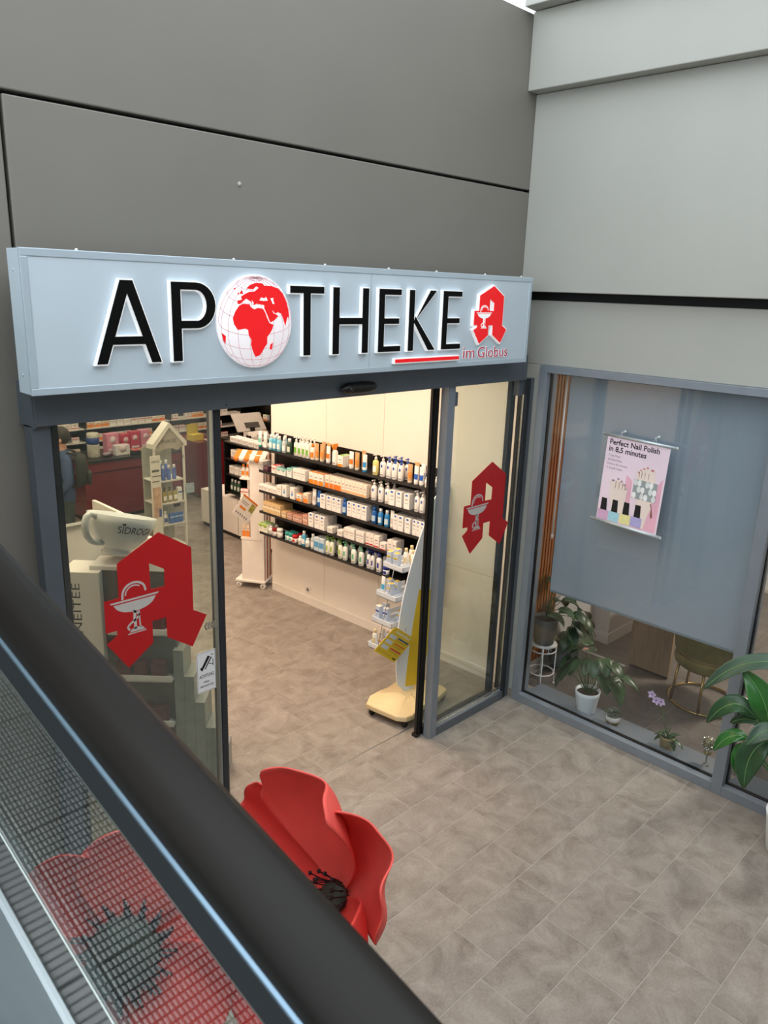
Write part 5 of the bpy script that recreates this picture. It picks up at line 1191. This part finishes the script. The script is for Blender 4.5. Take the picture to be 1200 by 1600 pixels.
m_anth = mat('anthurium_leaf','35532f',.35,var=.25,scale=8); m_lf2 = mat('glossy_leaf','2f6a2c',.28,var=.25,scale=6,coat=.3); m_lf3 = mat('dark_leaf','2f5232',.35,var=.25,scale=6); m_lfg = mat('grey_green_leaf','4a6250',.4,var=.2,scale=6)
m_soil = mat('potting_soil','2e2118',.95,var=.3,scale=60,bump=.5)
def stemleaf(r, base, tip, az, pitch, L_, W_, droop, m, shape, nm='leaf', sr=.0035, ms=None):
    b = Vector(base); t = Vector(tip); mid = (b+t)/2+Vector((0,0,.03))
    MB().tube([b, mid, t], [sr,sr*.9,sr*.7], 6).build('leaf_stalk', ms or m_stem, r)
    leaf(t, az, pitch, L_, W_, droop, nm, m, r, shape)
# white ribbed pot with anthurium
wp_ = thing('potted_anthurium', 'anthurium with dark heart-shaped leaves in a white ribbed pot on the sill', 'potted plant', (.21,-.69,.045), world=True)
mb = MB(); prof = [(.072,0),(.078,.004)]
for i in range(6): prof += [(.079+.0035*i,.02+.022*i),(.0815+.0035*i,.028+.022*i)]
prof += [(.102,.165),(.106,.20),(.098,.20),(.092,.16),(.0001,.155)]
mb.lathe(prof, 28, (.21,-.69,.046)); mb.build('pot', mat('pot_white','e3eaee',.35,var=.01), wp_)
MB().lathe([(.093,.19),(.05,.196),(.0001,.197)], 20, (.21,-.69,.03)).build('soil', m_soil, wp_)
ax_ = Vector((.21,-.69,.225))
for i, (dy, dz, dx, az, pt, L_, W_, dr) in enumerate([(.17,.30,.05,1.8,-.2,.15,.06,1.0),(.21,.16,.03,1.7,-.5,.16,.06,.9),(-.17,.27,.06,4.6,-.2,.15,.06,1.0),(-.20,.16,.08,4.7,-.4,.16,.06,.9),(.05,.30,.10,.8,.1,.15,.055,1.0),(.09,.24,-.06,2.6,-.7,.15,.06,.7),(-.05,.28,-.04,3.6,-.5,.14,.055,.8),(-.10,.30,.02,4.0,-.3,.15,.06,.9),(.10,.32,0,1.9,-.4,.16,.065,.9),(.20,.22,-.02,2.2,-.6,.15,.06,.9),(.24,.10,-.04,2.4,-.9,.16,.062,.6),(.15,.17,-.05,2.4,-.6,.16,.06,.8),(.02,.24,.02,3.3,-.3,.13,.05,.8),(-.13,.20,-.03,4.2,-.6,.16,.065,.8),(-.24,.14,-.02,4.5,-.6,.17,.065,.9),(-.30,.20,.05,4.9,-.2,.15,.045,.7),(.06,.36,.05,1.2,.3,.14,.05,1.0)]):
    stemleaf(wp_, ax_+Vector((0,dy*.1,0)), ax_+Vector((dx*.5,dy*.9,dz*1.05+.03)), az, pt, L_*1.2, W_*1.5, dr, m_anth, 'heart')
MB().tube([ax_, ax_+Vector((0,.02,.2)), ax_+Vector((-.02,.03,.40))], .003, 6).build('flower_stalk', m_stem, wp_)
leaf(ax_+Vector((-.02,.03,.40)), 2.6, .2, .06, .028, .8, 'spathe', mat('spathe_pink','b48074',.4), wp_, 'heart')
MB().tube([ax_+Vector((-.06,-.10,.10)), ax_+Vector((-.06,-.10,.17))], .004, 6).build('plant_label', m_white, wp_)
# little two-tone pot
sp_ = thing('small_succulent', 'small grey-green succulent in a white and brass bowl on the sill', 'potted plant', (.19,-.955,.045), world=True)
c_ = (.19,-.955,.046)
MB().lathe([(.035,0),(.05,.012),(.056,.04)], 20, c_).build('brass_foot', mat('brass_olive','6b5c30',.3,.6), sp_)
MB().lathe([(.0565,.04),(.058,.06),(.0555,.085)], 20, c_).build('white_band', m_white, sp_)
MB().lathe([(.0555,.085),(.05,.105),(.044,.105),(.042,.09),(.0001,.088)], 20, c_).build('glass_rim', mat('rim_grey','7d8684',.2), sp_)
for i in range(46):
    a = i*2.4; q = .012+.045*((i*7) % 10)/10
    leaf(Vector(c_)+Vector((q*math.cos(a),q*math.sin(a),.095+.02*random.random())), a, .9-q*8, .045, .010, .8, 'leaf', mat('succulent_leaf','4c5a4c',.5,var=.3,scale=20), sp_, 'ovate', n=4)
# orchid
oc = thing('potted_orchid', 'orchid with pale violet blossoms in a gold pot on the sill', 'potted plant', (.18,-1.43,.045), world=True)
c_ = (.18,-1.43,.046)
MB().lathe([(.045,0),(.048,.003),(.058,.10),(.060,.115),(.053,.115),(.05,.095),(.0001,.092)], 24, c_).build('pot', mat('pot_gold','a3946a',.35,.5), oc)
MB().lathe([(.05,.10),(.0001,.105)], 14, c_).build('bark', m_soil, oc)
b_ = Vector(c_)+Vector((0,0,.10))
for (az, pt, L_, W_, dr) in ((4.5,.35,.16,.024,1.2),(4.2,.15,.13,.024,1.7),(1.7,.5,.12,.026,1.5),(2.1,.3,.12,.026,1.7),(5.6,.6,.13,.022,1.2),(.8,.6,.12,.024,1.4)):
    leaf(b_, az, pt, L_, W_, dr, 'leaf', m_lf3, oc, 'lance')
fp = [b_, b_+Vector((0,.02,.12)), b_+Vector((-.01,.07,.21)), b_+Vector((-.02,.12,.29)), b_+Vector((-.03,.15,.31))]
MB().tube(fp, .003, 6).build('flower_stalk', m_stem, oc)
MB().tube([b_, b_+Vector((0,-.012,.1)), b_+Vector((0,-.02,.17))], .003, 6).build('flower_stalk', m_stem, oc); MB().tube([b_, b_+Vector((0,.04,.1)), b_+Vector((0,.075,.18))], .003, 6).build('flower_stalk', m_stem, oc)
m_or2 = mat('orchid_violet','d9c6ec',.5,var=.08,scale=30)
for k, (cy2, cz2) in enumerate(((.155,.33),(.115,.295),(.075,.30))):
    fc = b_+Vector((-.035,cy2,cz2))
    fl = bpy.data.objects.new('blossom', None); COL.objects.link(fl); fl.empty_display_size = .01; put(fl, oc)
    for j in range(5):
        a = PI/2+j*2*PI/5+.3*k; d1 = Vector((-.15,math.cos(a),math.sin(a))).normalized(); d2 = Vector((0,-math.sin(a),math.cos(a)))
        MB().add([fc, fc+d1*.02+d2*.014, fc+d1*.036+d2*.006-X*.004, fc+d1*.036-d2*.006-X*.004, fc+d1*.02-d2*.014], [(0,1,2,3,4)]).build('petal', m_or2, oc, thick=.0012)
    bpy.data.objects.remove(fl)
    MB().sphere(fc-X*.006, .007, 0, 8).build('blossom_lip', mat('orchid_lip','8c4c8c',.5), oc)
# studded bauble on a stick
di = thing('studded_bauble', 'silver studded bauble on a clear stem on the sill by the mullion', 'ornament', (.20,-1.74,.045), world=True)
cb = Vector((.20,-1.74,.23)); MB().sphere(cb, .052, 0, 16).build('ball', mat('bauble_olive','7c7858',.3,.5), di)
mb = MB(); gr_ = PI*(3-5**.5)
for i in range(120):
    zz_ = 1-2*(i+.5)/120; rr_ = (1-zz_*zz_)**.5; nn = Vector((rr_*math.cos(gr_*i), rr_*math.sin(gr_*i), zz_)); t1 = nn.orthogonal().normalized(); t2 = nn.cross(t1); q = cb+nn*.051
    mb.add([q+t1*.0055, q+t2*.0055, q-t1*.0055, q-t2*.0055, q+nn*.008], [(0,1,4),(1,2,4),(2,3,4),(3,0,4)])
mb.build('studs', mat('stud_silver','e0e2dc',.15,.8), di)['kind'] = 'stuff'
MB().lathe([(.026,.0),(.03,.012),(.018,.03),(.014,.04)], 16, cb-Z*.088).build('collar', mat('collar_brass','a89c70',.25,.7), di)
MB().lathe([(.028,0),(.028,.004),(.006,.008),(.006,.11)], 16, (.20,-1.74,.046)).build('clear_stem', mat('acrylic_clear','c9cccc',.1,trans=.8), di)
# plant stand with dark pot
cs = (.42,-.085)
sd = thing('wire_plant_stand', 'white round wire plant stand at the left of the salon window', 'stand', (cs[0],cs[1],0), world=True)
def ring(c, r, z, n=28): return [(c[0]+r*math.cos(2*PI*k/n), c[1]+r*math.sin(2*PI*k/n), z) for k in range(n)]
for r_, z in ((.12,.40),(.12,.345),(.115,.12)): MB().tube(ring(cs,r_,z), .006, 6, close=True).build('ring', m_white, sd)
MB().lathe([(.12,.398),(.12,.404),(.0001,.404)], 24, (cs[0],cs[1],0)).build('top_plate', m_white, sd)
for k in range(4):
    a = .6+k*PI/2; MB().tube([(cs[0]+.12*math.cos(a),cs[1]+.12*math.sin(a),.40),(cs[0]+.118*math.cos(a),cs[1]+.118*math.sin(a),.12),(cs[0]+.125*math.cos(a),cs[1]+.125*math.sin(a),.008)], .006, 6).build('leg', m_white, sd)
    MB().sphere((cs[0]+.125*math.cos(a),cs[1]+.125*math.sin(a),.012),.011,0,8).build('foot', m_white, sd)
    mb = MB()
    for s in (-1,1):
        mb.tube([(cs[0]+.12*math.cos(a+.4+s*.1*(1+math.cos(q))),cs[1]+.12*math.sin(a+.4+s*.1*(1+math.cos(q))),.372+.02*math.sin(q)) for q in [i*.55 for i in range(10)]], .003, 5)
    mb.build('scroll', m_white, sd)
dp = thing('potted_philodendron', 'philodendron with hanging dark leaves in a dark grey pot on the wire stand', 'potted plant', (cs[0],cs[1],.405), world=True)
MB().lathe([(.085,0),(.09,.005),(.112,.235),(.116,.25),(.106,.25),(.10,.22),(.0001,.215)], 24, (cs[0],cs[1],.405)).build('pot', mat('pot_slate','4c5258',.55), dp)
MB().lathe([(.10,.225),(.0001,.232)], 16, (cs[0],cs[1],.405)).build('soil', m_soil, dp)
b_ = Vector((cs[0],cs[1],.64))
for i in range(17):
    az = 3.4+i*.29 if i < 12 else random.uniform(4,6); L_ = random.uniform(.20,.30); hgt = random.uniform(.05,.42); rad = random.uniform(.08,.24)
    if math.sin(az) > .3: rad *= .4
    tp = b_+Vector((math.cos(az)*rad, min(.0, math.sin(az)*rad) if cs[1]+math.sin(az)*rad > .0 else math.sin(az)*rad, hgt))
    if tp.x < .24: tp.x = .24
    stemleaf(dp, b_, tp, az if math.cos(az) > -.3 else -1.2, .1, L_*.8, .07, 1.4, m_lf3, 'ovate')
# glass vase / second wrapped pot on floor behind the stand
vs_ = thing('floor_vase', 'grey glass floor vase with dark leaves behind the wire stand', 'vase', (.86,.0,0), world=True)
MB().lathe([(.09,0),(.14,.05),(.15,.16),(.11,.26),(.10,.30),(.09,.30),(.10,.25),(.135,.16),(.0001,.04)], 24, (.86,-.06,.003)).build('vase_body', mat('vase_grey','6e7674',.15,var=.1), vs_)
for i in range(9):
    az = 3.6+.35*i; stemleaf(vs_, (.86,-.06,.27), (.86+.10*math.cos(az),-.08+.07*math.sin(az),.42+.05*(i % 4)), az, -.1, .24, .06, 1.3, m_lf3, 'ovate')
# floor strip, desk, chair
fs_ = thing('cable_strip', 'white cable strip on the salon floor beside the wooden desk', 'cable duct', (1.31,-.2,.002), world=True)
MB().box((1.30,-.475,.002), (1.33,.1,.012)).build('duct_cover', m_white, fs_, bevel=.003)
dk = thing('manicure_desk', 'light oak manicure desk under the roller blind', 'desk', (1.6,-1.0,0), world=True)
m_oak = mat('light_oak','a08668',.5,var=.15,scale=6,stretch=(6,6,.6))
MB().box((1.36,-.885,.03), (1.40,-.47,.74)).build('end_panel', m_oak, dk, bevel=.003); MB().box((1.37,-.87,0), (1.40,-.49,.03)).build('plinth', m_black, dk)
MB().box((1.40,-.50,.03), (2.4,-.47,.74)).build('side_panel', m_oak, dk, bevel=.003); MB().box((1.34,-.90,.74), (2.45,-.45,.77)).build('desk_top', m_oak, dk, bevel=.003)
ch = thing('velvet_chair', 'olive velvet tub chair with brass ring base in the salon', 'chair', (1.23,-1.28,0))
m_vel = mat('velvet_olive','6d6a36',.75,var=.2,scale=7); m_brass = mat('brass','a8905c',.25,.9)
MB().lathe([(.0001,.36),(.25,.36),(.285,.385),(.295,.42),(.285,.455),(.25,.475),(.0001,.48)], 32).build('seat', m_vel, ch)
rows = []
for (q, z) in ((.285,.50),(.30,.52),(.315,.66),(.325,.80),(.31,.83),(.28,.82),(.265,.66),(.262,.52),(.285,.50)):
    rows.append([(q*math.cos(a),q*math.sin(a),z-.10*max(0,abs((a-PI*1.05)/1.9)-.5)*(z > .6)) for a in [PI*1.05-1.9+3.8*k/30 for k in range(31)]])
MB().grid(rows).build('backrest', m_vel, ch)
MB().lathe([(.287,.475),(.289,.50)], 32, a0=PI*1.05-1.8, a1=PI*1.05+1.8).build('brass_trim', m_brass, ch)
MB().tube(ring((0,0),.30,.02,36), .014, 8, close=True).build('ring_base', m_brass, ch)
for a in (2.4,3.4,4.4,.9): MB().tube([(.27*math.cos(a),.27*math.sin(a),.37),(.30*math.cos(a),.30*math.sin(a),.02)], .013, 8).build('leg', m_brass, ch)
ba = thing('desk_castor', 'round black castor of the desk trolley behind the chair', 'castor', (1.62,-1.42,0))
MB().sphere((0,0,.045),.042,0,14).build('wheel', m_black, ba); MB().tube([(0,0,.08),(0,0,.14)], .01, 8).build('pin', m_chrome, ba)
# right of the mullion: white trolley with lamp and boxes
tr_ = thing('beauty_trolley', 'white salon trolley with stacked boxes right of the window mullion', 'trolley', (.75,-2.30,0))
for z in (.35,.72): MB().box((-.2,-.3,z), (.2,.3,z+.025)).build('shelf', m_white, tr_, bevel=.004)
for x in (-.18,.18):
    for y in (-.28,.28): MB().tube([(x,y,.02),(x,y,.72)], .012, 8).build('leg', m_white, tr_)
MB().bbox((-.17,-.25,.376), (.15,.22,.52), .02).build('towel_drawer', mat('trolley_wood','7c5c3c',.5), tr_)
for i, (cc, z, h) in enumerate((('e8ecf4',.748,.08),('7c5030',.83,.09),('8a8c90',.922,.09),('24407c',1.014,.12))):
    o = thing('storage_box', ['white box at the bottom of the stack on the salon trolley','brown patterned box, second from bottom on the salon trolley','grey box, third from bottom on the salon trolley','blue box on top of the stack on the salon trolley'][i], 'box', (.74,-2.28,z), .05*i)
    MB().bbox((-.14,-.2,0), (.14,.2,h-.01), .004).build('carton', mat('stack_'+cc,cc,.4,var=.2 if i == 1 else .04,scale=40), o); MB().box((-.143,-.203,h-.03), (.143,.203,h-.002)).build('lid', mat('stack_'+cc,cc,.4), o)

# ---- large leafy plant outside, right edge
bpnt = thing('large_potted_plant', 'large glossy green leafy plant in a white pot before the right mullion', 'potted plant', (-.30,-2.48,0), world=True)
MB().lathe([(.12,0),(.125,.005),(.16,.26),(.165,.28),(.15,.28),(.145,.25),(.0001,.24)], 28, (-.30,-2.50,0)).build('pot', mat('pot_white','e3eaee',.35,var=.01), bpnt)
MB().lathe([(.145,.255),(.0001,.262)], 18, (-.30,-2.50,0)).build('soil', m_soil, bpnt)
r0 = Vector((-.30,-2.50,.26))
def leaf2(base, ctrl, tip, W_, nrm, m, parent, n=12, fold=.22, pw=.75):
    """blade along a bent midrib base-ctrl-tip, its upper side facing nrm"""
    a, c, b = Vector(base), Vector(ctrl), Vector(tip); nv = Vector(nrm).normalized(); rows = []
    for i in range(n+1):
        t = i/n; p = a*(1-t)**2+c*2*t*(1-t)+b*t*t; d = ((c-a)*(1-t)+(b-c)*t).normalized()
        s_ = d.cross(nv).normalized(); up = s_.cross(d); w = W_*math.sin(PI*min(.995, t**.9*.97+.02))**pw
        rows.append([tuple(p+s_*(w*q)+up*(abs(q)*w*fold+.012*math.sin(7*t+2*q)*abs(q))) for q in (-1,-.6,-.25,0,.25,.6,1)])
    o = MB().grid(rows).build('leaf', m, parent, thick=.002, subsurf=1)
    pts = [rows[i][3] for i in range(n+1)]
    MB().tube([Vector(q)+nv*.002 for q in pts], .0028, 5).build('midrib', mat('midrib_pale','6f9a5c',.4), o)
    return o
cv_ = Vector((-.62,-.25,.74)); cl_ = Vector((-.85,-.1,.45))
BL = [((-.28,-2.40,1.27),(-.33,-2.06,1.34),(-.36,-1.83,.94),.062,cv_,m_lfg),((-.30,-2.27,.78),(-.36,-2.24,1.06),(-.34,-2.05,1.16),.085,cl_,m_lf2),
      ((-.32,-2.18,.85),(-.36,-2.03,1.04),(-.36,-1.89,.71),.068,cv_,m_lf3),((-.34,-2.15,.70),(-.36,-2.05,.74),(-.38,-1.97,.54),.05,cv_,m_lf2),
      ((-.34,-2.15,.66),(-.40,-2.10,.62),(-.37,-2.13,.44),.036,cl_,m_lf2),((-.34,-2.30,.76),(-.46,-2.18,.72),(-.42,-2.21,.39),.085,cl_,m_lf3),
      ((-.30,-2.22,.82),(-.30,-2.10,.84),(-.30,-2.02,.74),.035,cv_,m_lf3),((-.34,-2.34,.82),(-.44,-2.28,.92),(-.50,-2.20,.74),.06,cv_,m_lfg),
      ((-.28,-2.56,.95),(-.28,-2.75,1.2),(-.30,-2.95,.9),.085,cv_,m_lf2),((-.20,-2.55,.8),(-.10,-2.65,1.0),(-.08,-2.8,.75),.07,cv_,m_lf3),((-.42,-2.55,.85),(-.6,-2.6,1.0),(-.72,-2.65,.7),.08,cv_,m_lf2),((-.32,-2.48,1.15),(-.35,-2.55,1.45),(-.4,-2.7,1.5),.08,cl_,m_lf3)]
for bs_, ct_, tp_, W_, nn_, mm in BL:
    t = Vector(bs_); MB().tube([r0, (r0*.5+t*.5)+Vector((0,-.05,.02)), t], [.008,.007,.005], 6).build('leaf_stalk', m_stem, bpnt)
    leaf2(bs_, ct_, tp_, W_, nn_, mm, bpnt)
